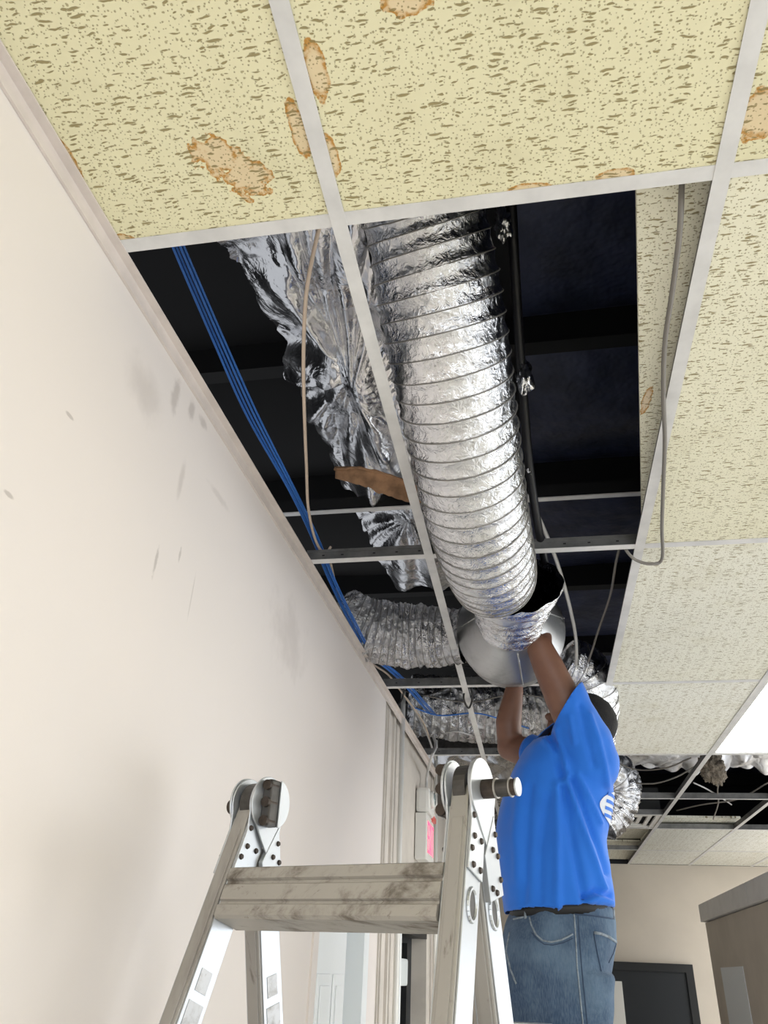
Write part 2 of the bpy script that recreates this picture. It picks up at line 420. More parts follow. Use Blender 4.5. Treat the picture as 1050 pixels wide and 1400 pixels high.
# right wall with an added window opening, back wall with its window opening
def window_wall(name, horizontal, pos, a0, a1, o0, o1, z0, z1, th, mat):
    def bx(nm, s0, s1, b0, b1, parent=None):
        lo, hi = ((s0, min(pos, pos + th), b0), (s1, max(pos, pos + th), b1)) if horizontal else ((min(pos, pos + th), s0, b0), (max(pos, pos + th), s1, b1))
        return box(nm, lo, hi, mat, parent)
    r = tag(bx(name, a0, o0, 0, H), kind='structure')
    bx('wall_pier', o1, a1, 0, H, r); bx('wall_sill', o0, o1, 0, z0, r); bx('wall_lintel', o0, o1, z1, H, r)
    return r
window_wall('wall_back', True, YB, -.7, XR + .1, -.1, 4.5, .3, 2.4, -.1, M['farwall'])
window_wall('wall_right', False, XR, YB, YF, -2.0, 7.4, .3, 2.4, .1, M['farwall'])  # side window added and lengthened to light the far end
for wn, (hor, pos, o0, o1) in enumerate(((True, YB - .05, -.1, 4.5), (False, XR + .05, -2.0, 7.4))):
    bm = bmesh.new()
    for k in range(5):
        s = o0 + (o1 - o0) * k / 4
        s0, s1 = max(o0, s - .03), min(o1, s + .03)
        bm_box(bm, *(((s0, pos - .03, .3), (s1, pos + .03, 2.4)) if hor else ((pos - .03, s0, .3), (pos + .03, s1, 2.4))))
    for z in (.3, 2.34):
        bm_box(bm, *(((o0, pos - .03, z), (o1, pos + .03, z + .06)) if hor else ((pos - .03, o0, z), (pos + .03, o1, z + .06))))
    tag(frombm('window_%d' % (wn + 1), bm, M['doorgrey']), kind='structure')
# partition on the right with its capping beam
px = 1.755; pe = 7.55
pt = tag(box('wall_partition', (px, 4.4, 0), (px + .12, pe, ony(967, 1262, pe).z), M['partition']), kind='structure')
zb0, zb1 = ony(968, 1261, pe).z, ony(961, 1237, pe).z
tag(box('capping_beam', (px - .035, 5.62, zb0 + .001), (px + .20, pe + .02, zb1), M['soffit'], None, .004), 'painted grey beam capping the taupe partition, far length past the joint', 'beam', 'capping beams on the partition')
tag(box('capping_beam', (px - .035, 4.4, zb0 + .001), (px + .20, 5.61, zb1), M['soffit'], None, .004), 'painted grey beam capping the taupe partition, length before the joint', 'beam', 'capping beams on the partition')
a = onx(986, 1323, px); b_ = onx(1016, 1321, px)
pp = box('notice_sheet', (px - .006, min(a.y, b_.y), .95), (px - .001, max(a.y, b_.y), a.z), M['paper'])
tag(pp, 'tall white sheet fixed to the taupe partition', 'sheet')
# door in the far wall
r = empty('door_3', (1.2, YF, 0)); tag(r, kind='structure')
def rel(o, r):
    o.location = -Vector(r.location); return o
dz = ony(900, 1317, YF).z; dxr = ony(945, 1318, YF).x
rel(box('door_leaf', (.80, YF - .045, .01), (dxr - .07, YF - .006, dz - .07), M['doordark'], r), r)
for lo, hi in (((.72, YF - .07, 0), (.80, YF - .001, dz)), ((dxr - .07, YF - .07, 0), (dxr, YF - .001, dz)), ((.80, YF - .07, dz - .07), (dxr - .07, YF - .001, dz))):
    rel(box('door_frame', lo, hi, M['frameblack'], r), r)
a = ony(834, 1341, YF - .05); b_ = ony(850, 1341, YF - .05)
sg = box('notice_board', (b_.x - .16, YF - .062, 1.0), (b_.x, YF - .047, a.z), M['white'], None, .006)
tag(sg, 'white rounded notice board on the dark door', 'notice board')

# left white panel door, standing ajar in its frame
r = empty('door_1', (wx(2.0), 2.0, 0)); tag(r, kind='structure')
def wbox(name, y0, y1, z0, z1, o0, o1, mat, root=None, bev=0):
    """box on the left wall: o0..o1 measured from the plaster face into the room"""
    ym = (y0 + y1) / 2
    m = Matrix.Translation((wx(ym), ym, 0)) @ Matrix.Rotation(-math.atan(WB), 4, 'Z')
    o = box(name, (o0, y0 - ym, z0), (o1, y1 - ym, z1), mat, root, bev, m)
    if root is not None: o.location = -Vector(root.location)
    return o
leaf = wbox('door_leaf', DY0 + .01, 2.085, .01, 2.02, -.05, -.012, M['doorwhite'], r)
for (y0, y1) in ((1.73, 1.88), (1.92, 2.045)):
    for (z0, z1) in ((.25, .85), (.97, 1.55), (1.66, 1.86)):
        p = wbox('door_panel', y0, y1, z0, z1, -.012, -.006, M['doorwhite'], r, .004)
        q = wbox('panel_field', y0 + .025, y1 - .025, z0 + .03, z1 - .03, -.006, -.001, M['doorwhite'], r, .003)
wbox('door_return', 2.09, 2.28, .01, 2.02, -.13, -.07, M['doorgrey'], r)
wbox('door_stop', 2.19, 2.205, .01, 2.02, -.07, -.06, M['doorgrey'], r)
wbox('door_frame', 2.28, 2.345, 0, 2.06, -.1, .006, M['doorwhite'], r)
wbox('door_frame', DY0 - .045, DY0 + .01, 0, 2.06, -.1, .006, M['wall'], r)
wbox('door_frame', DY0 + .01, 2.28, 2.02, 2.06, -.1, .006, M['doorwhite'], r)
wbox('wall_edge_trim', 2.345, 2.37, 0, 2.05, -.02, .004, M['doorwhite'], r)
# dark doorway further on, with its closer
r = empty('door_2', (wx(3.4), 3.4, 0)); tag(r, kind='structure')
wbox('door_leaf', BY0 + .04, BY1, .01, 2.03, -.12, -.08, M['doordark'], r)
wbox('door_frame', BY0 - .01, BY0 + .03, 0, 2.07, -.12, .002, M['doorwhite'], r)
wbox('door_frame', BY1 - .01, BY1 + .04, 0, 2.07, -.12, .0, M['panelwall'], r)
wbox('door_frame', BY0 + .03, BY1 - .01, 2.03, 2.07, -.12, .002, M['frameblack'], r)
wbox('push_bar', 3.52, 3.55, .4, 2.0, -.08, -.05, M['frameblack'], r)
c = wbox('door_closer', BY0 + .06, BY0 + .34, 1.82, 1.93, -.079, -.02, M['doorgrey'], None, .01)
tag(c, 'grey door closer box on the dark door leaf', 'door closer')

# ================================================================== SUSPENDED CEILING
ceil = empty('ceiling', (0, 0, H)); tag(ceil, kind='structure')
FW = .0132
def tee_mesh(name, length):
    """inverted tee along local x, flange bottom at z=0"""
    prof = [(-FW, 0), (FW, 0), (FW, .0016), (.0012, .0016), (.0012, .030), (.0035, .030), (.0035, .040), (-.0035, .040), (-.0035, .030), (-.0012, .030), (-.0012, .0016), (-FW, .0016)]
    n = len(prof); vs = [(x, p, q) for x in (0, length) for p, q in prof]
    fs = [(k, (k + 1) % n, n + (k + 1) % n, n + k) for k in range(n)] + [tuple(range(n - 1, -1, -1)), tuple(range(n, 2 * n))]
    me = bpy.data.meshes.new(name); me.from_pydata(vs, [], fs); me.update(); me.materials.append(M['grid']); me.materials.append(M['web'])
    for k, p in enumerate(me.polygons): p.material_index = 0 if k in (0, 1, 11) else 1
    bm = bmesh.new(); bm.from_mesh(me); bmesh.ops.recalc_face_normals(bm, faces=bm.faces[:]); bm.to_mesh(me); bm.free()
    return me
NX = 9
run_me = {}
def put(name, me, loc, rz=0, parent=ceil, mat=None):
    o = bpy.data.objects.new(name, me); COL.objects.link(o)
    if parent is not None: o.parent = parent; o.location = Vector(loc) - Vector(parent.location)
    else: o.location = loc
    o.rotation_euler = (0, 0, rz); return o
runner = tee_mesh('main_runner', YF - YB)
for i in range(NX):
    put('main_runner', runner, (i * T, YB, H - .0005), math.pi / 2)
cross = tee_mesh('cross_tee', T - .004)
ROWS = range(-3, 7)
for j in range(-3, 7):
    y = j * 2 * T
    x0 = wx(y) + .003
    put('cross_tee', tee_mesh('cross_tee_end', -x0 + (.012 if j == 1 else -.002)), (x0, y, H + .0005))
    for i in range(NX - 1):
        put('cross_tee', cross, (i * T + .002, y, H + .0005))
put('cross_tee', cross, (T + .002, 4.5 * 2 * T, H + .0005))
# small punched slots in the webs that show
slot = bpy.data.meshes.new('slot'); bm = bmesh.new(); bm_box(bm, (-.004, -.0016, -.002), (.004, .0016, .002)); bm.to_mesh(slot); bm.free(); slot.materials.append(M['frameblack'])
for j, xs in ((1, (-.33, -.27, -.17, -.10, -.03, .40, .47, .55)), (2, (-.30, -.2, -.1, .5)), (3, (-.25, -.12, .08))):
    for x in xs: put('slot', slot, (x, j * 2 * T, H + .021))
# wall angle along the left wall
def angle(y0, y1, nm):
    vs = []; fs = []
    prof = [(0, .0), (.004, .0), (.004, -.026), (0.0, -.026)]
    prof = [(.0005, -.03), (.006, -.03), (.006, -.002), (.022, -.002), (.022, .001), (.0005, .001)]
    for y in (y0, y1):
        for a_, z in prof: vs.append((wx(y) + a_, y, H + z))
    n = len(prof)
    fs = [(k, (k + 1) % n, n + (k + 1) % n, n + k) for k in range(n)] + [tuple(range(n - 1, -1, -1)), tuple(range(n, 2 * n))]
    o = pyd(nm, vs, fs, M['trim']); bm = bmesh.new(); bm.from_mesh(o.data); bmesh.ops.recalc_face_normals(bm, faces=bm.faces[:]); bm.to_mesh(o.data); bm.free()
    return o
tag(angle(YB, WE, 'trim_1'), kind='structure')
tag(angle(WE + .001, YF, 'trim_2'), kind='structure')
# tiles
def tile_mesh(name, wx_, ly, th=.016):
    bm = bmesh.new(); bm_box(bm, (-wx_ / 2, -ly / 2, 0), (wx_ / 2, ly / 2, th), None, .0015)
    me = bpy.data.meshes.new(name); bm.to_mesh(me); bm.free(); me.materials.append(M['tile']); return me
full = tile_mesh('ceiling_tile', T - .008, 2 * T - .008)
last = tile_mesh('ceiling_tile_cut', T - .008, YF - 6 * 2 * T - .01)
def tone(o, j, i):
    base = 1.0 if j < 0 else {0: .70, 1: .32, 2: .20}.get(j, .08)  # yellow near, pale far: tint of the light put into the tiles
    k = max(0, min(1, base + random.uniform(-.06, .06)))
    o.color = (k, k, k, 1)
LIGHTS = {(2, 2), (4, 5), (4, 3), (5, 2), (5, -1), (2, -2), (5, 5), (5, -3)}  # all but the one beside the open bays are unseen, added for light
OPEN = {(0, j) for j in range(0, 7)} | {(1, 3), (1, 4), (1, 5), (1, 6), (2, 3), (2, 4), (3, 3), (3, 4)}
for i in range(0, NX):
    for j in ROWS:
        if (i, j) in OPEN or (i, j) in LIGHTS: continue
        lastrow = j == 6
        yc = j * 2 * T + T if not lastrow else (6 * 2 * T + YF) / 2
        if i == NX - 1:
            if lastrow: continue
            if not hasattr(bpy, '_x'): pass
            me = tile_mesh('ceiling_tile_edge', XR - (NX - 1) * T - .008, 2 * T - .008)
            xc = ((NX - 1) * T + XR) / 2
        else:
            me = last if lastrow else full; xc = i * T + T / 2
        o = put('ceiling_tile', me, (xc, yc, H + .0025)); tone(o, j, i)
for j in (-3, -2, -1):          # cut tiles along the left wall
    y0, y1 = j * 2 * T + .004, (j + 1) * 2 * T - .004
    vs = []
    for z in (H + .0025, H + .0185):
        for (x, y) in ((wx(y0) + .008, y0), (-.004, y0), (-.004, y1), (wx(y1) + .008, y1)): vs.append((x, y, z - H))
    fs = [(3, 2, 1, 0), (4, 5, 6, 7), (0, 1, 5, 4), (1, 2, 6, 5), (2, 3, 7, 6), (3, 0, 4, 7)]
    o = pyd('ceiling_tile', vs, fs, M['tile'], ceil); o.color = (1, 1, 1, 1)
# tile slid aside on top of the grid, its left edge showing in the opening
e0 = onz(870, 262, H + .047); e1 = onz(877, 690, H + .047)
ang = math.atan2(-(e1.x - e0.x), e1.y - e0.y)
d_ = (e1 - e0).normalized(); nrm = Vector((d_.y, -d_.x, 0))
cen = Vector((e0.x, .02, 0)) + d_ * (T) + nrm * ((T - .008) / 2); cen.x -= (e0.y - .02) * d_.x
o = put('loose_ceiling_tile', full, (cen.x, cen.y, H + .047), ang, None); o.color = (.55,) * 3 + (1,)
tag(o, 'loose fissured ceiling tile slid aside above the grid beside the opening', 'ceiling tile')
# tiles pushed up or tilted in the far bay
for (i, y, dz_, rx, rz, lab) in ((1, 5.5 * 2 * T + .02, .07, .05, -.06, 'loose ceiling tile tilted above the grid next to the vent'),
                                 (1, 6.42 * 2 * T, .06, -.03, .03, 'loose ceiling tile lifted off the grid against the far wall'),
                                 (2, 5.34 * 2 * T, .055, 0, .02, 'loose ceiling tile pulled half out of its bay in the grid')):
    o = put('loose_ceiling_tile', full if y < 7.5 else last, (i * T + T / 2 + (.06 if i == 1 else .01), y, H + dz_), rz, None)
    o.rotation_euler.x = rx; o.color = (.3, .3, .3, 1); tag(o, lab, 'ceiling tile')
# recessed light panels: one beside the open bays, the others unseen and added for light
def troffer(i, j, lab):
    r = empty('ceiling_light', (i * T + T / 2, j * 2 * T + T, H + .003))
    bm = bmesh.new(); a_, b2 = T / 2 - .006, T - .006
    for lo, hi in (((-a_, -b2, 0), (-a_ + .02, b2, .05)), ((a_ - .02, -b2, 0), (a_, b2, .05)), ((-a_ + .02, -b2, 0), (a_ - .02, -b2 + .02, .05)), ((-a_ + .02, b2 - .02, 0), (a_ - .02, b2, .05)), ((-a_, -b2, .05), (a_, b2, .055))):
        bm_box(bm, lo, hi)
    frombm('housing', bm, M['grid'], r)
    box('diffuser', (-a_ + .02, -b2 + .02, .004), (a_ - .02, b2 - .02, .009), M['lamp'], r)
    return tag(r, lab, 'ceiling light', 'recessed light panels')
for (i, j) in sorted(LIGHTS):
    troffer(i, j, 'lit rectangular ceiling light panel beside the open bays' if (i, j) == (2, 2) else 'lit rectangular ceiling light panel added out of view among closed tiles to light the room')
# square vent of nested louvres in the far bay
r = empty('ceiling_vent', (T * 1.5, 4.75 * 2 * T, H)); tag(r, 'square white ceiling vent with nested louvres', 'vent')
for k in range(4):
    s = T / 2 - .012 - k * .065; t_ = .04 if k == 0 else .028
    bm = bmesh.new(); z0 = .004 + k * .004
    for lo, hi in (((-s, -s, z0), (-s + t_, s, z0 + .012)), ((s - t_, -s, z0), (s, s, z0 + .012)), ((-s + t_, -s, z0), (s - t_, -s + t_, z0 + .012)), ((-s + t_, s - t_, z0), (s - t_, s, z0 + .012))):
        bm_box(bm, lo, hi)
    frombm('louvre', bm, M['white'], r)
box('core', (-.06, -.06, .016), (.06, .06, .03), M['white'], r)
box('duct_box', (-T / 2 + .02, -T / 2 + .02, .04), (T / 2 - .02, T / 2 - .02, .2), M['frameblack'], r)

# ================================================================== PLENUM ABOVE
ZR = 3.72
roof = tag(box('roof_deck', (-2.6, YB, ZR + .12), (XR + .1, YF + .1, ZR + .2), M['black']), kind='structure')
PUR = [-3.9, -2.9, -1.9, -.85, .1, 1.13, 2.0, 3.0, 4.0, 5.0, 6.0, 7.0, 7.9]
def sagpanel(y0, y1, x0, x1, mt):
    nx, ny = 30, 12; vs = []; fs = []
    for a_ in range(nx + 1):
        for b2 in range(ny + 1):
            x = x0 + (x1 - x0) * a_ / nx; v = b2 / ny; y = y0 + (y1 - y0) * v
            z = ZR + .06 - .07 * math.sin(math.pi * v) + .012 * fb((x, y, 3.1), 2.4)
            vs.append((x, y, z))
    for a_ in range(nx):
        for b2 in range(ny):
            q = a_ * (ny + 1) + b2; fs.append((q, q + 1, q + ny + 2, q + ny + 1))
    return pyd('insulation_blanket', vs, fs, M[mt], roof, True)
for a_, b2 in zip(PUR[:-1], PUR[1:]): sagpanel(a_ + .03, b2 - .03, -2.5, .30, 'roofunlit'); sagpanel(a_ + .03, b2 - .03, .30, XR, 'roofskin')  # left part painted as unlit, right part as lit
for y in PUR:
    box('purlin', (-2.5, y - .03, ZR - .06), (XR, y + .03, ZR + .12), M['beam'], roof)
tag(box('wall_plenum_left', (-2.7, YB, H + .02), (-2.6, YF, ZR + .2), M['black']), kind='structure')
tag(box('wall_plenum_far', (-2.6, YF + .0, H + .001), (XR, YF + .1, ZR + .12), M['black']), kind='structure')
tag(box('wall_plenum_right', (XR, YB, H + .001), (XR + .1, YF, ZR + .12), M['black']), kind='structure')
tag(box('wall_plenum_back', (-2.6, YB - .1, H + .001), (XR, YB, ZR + .12), M['black']), kind='structure')
# steel angle crossing above the duct
ya = onz(640, 689, 3.20).y
r = empty('steel_angle', (0, ya, 3.2)); tag(r, 'black steel angle with a pale lower edge crossing above the opening', 'steel angle')
box('web', (-1.2, 0, .004), (1.6, .006, .055), M['beam'], r); box('flange', (-1.2, -.008, 0), (1.6, .012, .004), M['grid'], r)
# more framing further back in the plenum
for (y, z, lab) in ((4.2, 3.12, 'dark steel joist crossing behind the raised arms'),):
    tag(box('steel_joist', (-1.0, y, z), (3.2, y + .05, z + .10), M['steel'], None, .004), lab, 'joist')

# ------------------------------------------------------------------ flexible ducts
def flex(name, pts, radii, pitch, mat, label, seed, group=None, crinkle=.030, nseg=112, fine=9, ends=(False, False), wire_r=.0016, arc=(0, 2 * math.pi)):
    """foil flexible duct along pts (radii per control point), with a spiral wire"""
    P = catmull(pts, 24); n0 = len(P)
    Rr = []
    for i in range(n0):
        f = i / (n0 - 1) * (len(radii) - 1); k = min(int(f), len(radii) - 2); Rr.append(radii[k] + (radii[k + 1] - radii[k]) * (f - k))
    s = [0]
    for i in range(1, n0): s.append(s[-1] + (P[i] - P[i - 1]).length)
    Lg = s[-1]; step = pitch / fine; n = max(8, int(Lg / step))
    Q = []; RR = []; k = 0
    for i in range(n + 1):
        d = Lg * i / n
        while k < n0 - 2 and s[k + 1] < d: k += 1
        f = (d - s[k]) / max(1e-9, s[k + 1] - s[k]); Q.append(P[k].lerp(P[k + 1], f)); RR.append(Rr[k] + (Rr[k + 1] - Rr[k]) * f)
    fr = frames(Q); vs = []; fs = []
    for i in range(n + 1):
        d = Lg * i / n
        for a_ in range(nseg):
            th = 2 * math.pi * a_ / nseg
            ph = (d / pitch - th / (2 * math.pi)) % 1.0
            u = fr[i][0] * math.cos(th) + fr[i][1] * math.sin(th)
            dip = math.sin(math.pi * ph)
            p0 = Q[i] + u * RR[i]
            c1 = mnoise.noise(p0 * 26 + Vector((seed, 0, 0))); c2 = abs(mnoise.noise(p0 * 60 + Vector((0, seed, 0))))
            lo_ = mnoise.noise(p0 * 6 + Vector((seed, 3, 0)))
            r_ = RR[i] * (1 + .018 * lo_ - dip * (.028 + crinkle * .9 * c1 + crinkle * .8 * c2))
            vs.append(Q[i] + u * r_)
    for i in range(n):
        for a_ in range(nseg):
            b2 = (a_ + 1) % nseg
            fs.append((i * nseg + a_, i * nseg + b2, (i + 1) * nseg + b2, (i + 1) * nseg + a_))
    root = empty(name, pts[0]); tag(root, label, 'duct', group)
    o = pyd('jacket', vs, fs, mat, root, True); o.location = -Vector(pts[0])
    turns = int(Lg / pitch); wp = []
    per = 40
    for q in range(turns * per):
        th = 2 * math.pi * q / per; d = (q / per) * pitch
        f = d / Lg * n; i = min(int(f), n - 1); g = f - i
        c_ = Q[i].lerp(Q[i + 1], g); rr = (RR[i] + (RR[i + 1] - RR[i]) * g) * 1.004
        wp.append(c_ + (fr[i][0] * math.cos(th) + fr[i][1] * math.sin(th)) * rr)
    wo = tube('spiral_wire', wp, wire_r, M['wire'], root, 5, 0); wo.location = -Vector(pts[0])
    return root
mainpts = [at(536, 120, 1.50), at(553, 200, 1.55), at(570, 260, 1.59), at(582, 310, 1.62), at(600, 400, 1.66), at(617, 500, 1.71), at(633, 600, 1.79), at(649, 690, 1.90), at(662, 745, 2.02), at(671, 776, 2.13), at(675, 790, 2.24)]
mainr = [.120, .124, .128, .130, .136, .134, .131, .129, .127, .124, .121]
flex('flexible_duct', mainpts, mainr, .042, M['foil'], 'large silver foil flexible duct sloping down through the ceiling opening', 1.3)
# dark liner inside the open end
c0, c1 = mainpts[-1], mainpts[-2]
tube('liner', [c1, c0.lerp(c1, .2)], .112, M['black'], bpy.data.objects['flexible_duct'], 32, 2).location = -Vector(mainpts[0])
# short sleeve with open mouth behind the duct end
def sleeve():
    a0, a1 = at(702, 800, 2.31), at(697, 848, 2.60)
    root = empty('duct_sleeve', a0); tag(root, 'short open-mouthed foil duct sleeve fitted on the metal cone', 'duct')
    ax = (a1 - a0).normalized()
    # mouth tilted towards the room
    nrm_ = (ax + Vector((.10, -.15, -.55))).normalized()
    n, m = 72, 34; vs = []; fs = []
    u0 = nrm_.orthogonal().normalized(); v0 = nrm_.cross(u0)
    u1 = ax.orthogonal().normalized(); u1 = (u0 - ax * u0.dot(ax)).normalized(); v1 = ax.cross(u1)
    for i in range(m + 1):
        t = i / m
        for k in range(n):
            th = 2 * math.pi * k / n
            ru = .152 + (.118 - .152) * t
            p = (a0 + (u0 * math.cos(th) + v0 * math.sin(th)) * ru).lerp(a1 + (u1 * math.cos(th) + v1 * math.sin(th)) * .116, t)
            rad = (p - a0.lerp(a1, t)).normalized()
            ph = (t * 6 - th / (2 * math.pi)) % 1
            p = p + rad * (-.010 * math.sin(math.pi * ph) * (1 + mnoise.noise(p * 40)) + .006 * mnoise.noise(p * 22) + (.006 * mnoise.noise(p * 9) if i == 0 else 0))
            vs.append(p - a0)
    for i in range(m):
        for k in range(n): fs.append((i * n + k, i * n + (k + 1) % n, (i + 1) * n + (k + 1) % n, (i + 1) * n + k))
    pyd('jacket', vs, fs, M['foil'], root, True)
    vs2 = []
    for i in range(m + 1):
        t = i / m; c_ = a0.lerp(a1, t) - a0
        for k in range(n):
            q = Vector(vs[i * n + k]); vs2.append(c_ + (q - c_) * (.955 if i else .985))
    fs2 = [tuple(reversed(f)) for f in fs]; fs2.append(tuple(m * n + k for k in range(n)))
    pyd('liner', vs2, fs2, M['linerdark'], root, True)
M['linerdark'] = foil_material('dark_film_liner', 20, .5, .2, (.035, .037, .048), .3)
sleeve()
# galvanised cone the ducts join
def cone():
    a0, a1 = at(697, 842, 2.60), at(698, 862, 2.90)
    root = empty('metal_cone', a1); tag(root, 'galvanised sheet metal cone joining the flexible ducts', 'duct fitting')
    ax = (a1 - a0).normalized(); u = ax.orthogonal().normalized(); v = ax.cross(u)
    prof = [(0, .112), (.06, .114), (.065, .120), (.30, .195), (.31, .202), (.325, .202), (.33, .196), (.55, .196)]
    n = 56; vs = []; fs = []
    for s_, r_ in prof:
        for k in range(n):
            th = 2 * math.pi * k / n; vs.append(a0 + ax * s_ + (u * math.cos(th) + v * math.sin(th)) * r_ - a1)
    for i in range(len(prof) - 1):
        for k in range(n): fs.append((i * n + k, i * n + (k + 1) % n, (i + 1) * n + (k + 1) % n, (i + 1) * n + k))
    fs.append(tuple((len(prof) - 1) * n + k for k in range(n)))
    o = pyd('shell', vs, fs, M['galv'], root); 
    for p in o.data.polygons: p.use_smooth = len(p.vertices) == 4
    for th in (0.6, 2.2, 4.0):
        e = [a0 + ax * s_ + (u * math.cos(th) + v * math.sin(th)) * (r_ + .002) - a1 for s_, r_ in prof[2:5]]
        tube('seam', e, .003, M['galv'], root, 6, 3)
cone()
# smaller side duct running to the left wall
flex('flexible_duct', [at(634, 870, 3.06), at(590, 870, 3.10), at(548, 868, 3.12), at(508, 860, 3.12), at(482, 848, 3.12), at(466, 838, 3.14)],
     [.108, .124, .132, .126, .116, .108], .030, M['foilold'], 'short dull foil duct running from the metal cone to the left wall', 4.2, crinkle=.16, nseg=84, fine=7)
# back ducts
flex('flexible_duct', [at(560, 962, 4.5), at(620, 968, 4.5), at(680, 970, 4.5), at(740, 962, 4.5), at(800, 950, 4.5)], [.17, .185, .19, .18, .17], .05, M['foilold'], 'fat crumpled foil duct lying behind the raised arms', 8.1, crinkle=.2, nseg=72, fine=7)
flex('flexible_duct', [at(772, 905, 3.35), at(795, 918, 3.35), at(806, 950, 3.35), at(806, 985, 3.4), at(800, 1020, 3.5)], [.11, .12, .12, .12, .12], .04, M['foil'], 'foil duct elbow hanging behind the head near the runner', 2.2, crinkle=.15, nseg=64, fine=7)
flex('flexible_duct', [at(790, 1040, 5.2), at(830, 1050, 5.2), at(846, 1075, 5.2), at(838, 1105, 5.15), at(820, 1125, 5.1)], [.14, .15, .15, .145, .14], .05, M['foil'], 'foil duct elbow bending down to the ceiling vent', 5.2, crinkle=.15, nseg=64, fine=7)

# ------------------------------------------------------------------ draped foil facing
def drape(name, rows, z_of, label, mat, fold, nu=120, nv=150, thick=.0):
    """rows: (y_px, xl_px, xr_px); z_of(u,v) gives the height; fold(p,u,v) displacement in z"""
    vs = []; fs = []
    ys = [r_[0] for r_ in rows]
    for j in range(nv + 1):
        y = ys[0] + (ys[-1] - ys[0]) * j / nv
        k = max(i for i in range(len(rows) - 1) if rows[i][0] <= y) if y > ys[0] else 0
        f = (y - rows[k][0]) / (rows[k + 1][0] - rows[k][0])
        xl = rows[k][1] + (rows[k + 1][1] - rows[k][1]) * f; xr = rows[k][2] + (rows[k + 1][2] - rows[k][2]) * f
        xl += 9 * mnoise.noise(Vector((y * .045, 1.7, 0))) + 2 * mnoise.noise(Vector((y * .25, 5.7, 0)))
        for i in range(nu + 1):
            u = i / nu; x = xl + (xr - xl) * u; v = j / nv
            p = onz(x, y, z_of(u, v)); p.z += fold(x, y, u, v, p); vs.append(p)
    for j in range(nv):
        for i in range(nu):
            q = j * (nu + 1) + i; fs.append((q, q + 1, q + nu + 2, q + nu + 1))
    c = Vector(vs[0]); root = pyd(name, [v - c for v in vs], fs, mat, None, True); root.location = c
    tag(root, label, 'foil insulation'); return root
def ridge(v): return 1 - 2 * abs(v)
def fold1(x, y, u, v, p):
    # creases that radiate from the tied point at pixel (482, 512), long folds running down above it
    dx, dy = x - 482, y - 512; d = math.hypot(dx, dy) + 1e-6; an = math.atan2(dy, dx)
    amp = min(1, d / 60)
    rad_ = ridge(mnoise.noise(Vector((math.cos(an) * 2.6, math.sin(an) * 2.6, d * .004 + 4.0))))
    rad2 = ridge(mnoise.noise(Vector((math.cos(an) * 5.5, math.sin(an) * 5.5, d * .007 + 9.0))))
    long_ = ridge(mnoise.noise(Vector((x * .026 - y * .012, y * .0035 + x * .002, 2.2))))
    big = mnoise.noise(Vector((x * .011, y * .008, 6.1)))
    return amp * (.050 * rad_ + .020 * rad2) + .040 * long_ + .05 * big + .004 * fb(p, 18, 3) - .075
drape('foil_drape', [(270, 300, 485), (300, 306, 495), (340, 316, 505), (385, 345, 520), (430, 372, 530), (470, 392, 540), (505, 386, 552), (540, 412, 560), (580, 430, 575), (620, 448, 588), (650, 452, 596), (668, 470, 602)],
      lambda u, v: 3.42 - .22 * u + .04 * math.sin(5 * v), 'crumpled silver foil drape hanging left of the large duct', M['sheet'], fold1)
def fold2(x, y, u, v, p):
    dx, dy = x - 560, y - 700; an = math.atan2(dy, dx); d = math.hypot(dx, dy)
    return min(1, d / 40) * .060 * ridge(mnoise.noise(Vector((math.cos(an) * 3, math.sin(an) * 3, d * .006 + 3.0)))) + .03 * mnoise.noise(Vector((x * .03, y * .02, 1.0))) + .005 * fb(p, 14, 3) - .035
drape('foil_drape', [(684, 478, 606), (700, 488, 610), (725, 500, 616), (750, 512, 624), (775, 520, 632), (805, 545, 640)],
      lambda u, v: 3.44 - .16 * u, 'crumpled silver foil drape beyond the black steel angle', M['sheet'], fold2, 80, 80)
def fold3(x, y, u, v, p):
    return .06 * (1 - 2.2 * abs(mnoise.noise(Vector((x * .03, y * .05, 3.0))))) + .012 * fb(p, 9, 3)
drape('foil_drape', [(1022, 836, 1060), (1040, 836, 1064), (1050, 850, 1066), (1060, 905, 1068)], lambda u, v: 3.30 - .1 * v, 'wrinkled foil drape sagging over the far open bays', M['sheetold'], fold3, 160, 60)
drape('foil_drape', [(1020, 560, 730), (1050, 560, 730), (1085, 570, 730), (1120, 590, 730), (1150, 610, 735)], lambda u, v: 3.24, 'wrinkled foil drape above the grid behind the ladder', M['sheet'], fold3, 120, 90)
# scrap of torn foil to the right of the large duct
def scrap(name, px_, t, s, seed, label):
    bm = bmesh.new(); bmesh.ops.create_icosphere(bm, subdivisions=4, radius=1)
    for v in bm.verts:
        k = 1 + .55 * mnoise.noise(v.co * 1.7 + Vector((seed, 0, 0))) + .30 * mnoise.noise(v.co * 4 + Vector((seed, 2, 0)))
        v.co = Vector((v.co.x * s[0], v.co.y * s[1], v.co.z * s[2])) * k
    o = frombm(name, bm, M['sheet'], None, True); o.location = at(*px_, t); tag(o, label, 'foil scrap'); return o
scrap('foil_scrap', (716, 515), 1.92, (.022, .03, .045), 3, 'torn foil scrap sticking out right of the large duct')
scrap('foil_scrap', (722, 625), 2.10, (.010, .02, .05), 6, 'narrow torn foil scrap low on the right of the large duct')
scrap('foil_scrap', (688, 300), 1.75, (.018, .03, .06), 9, 'torn foil scrap by the first cross tee above the large duct')
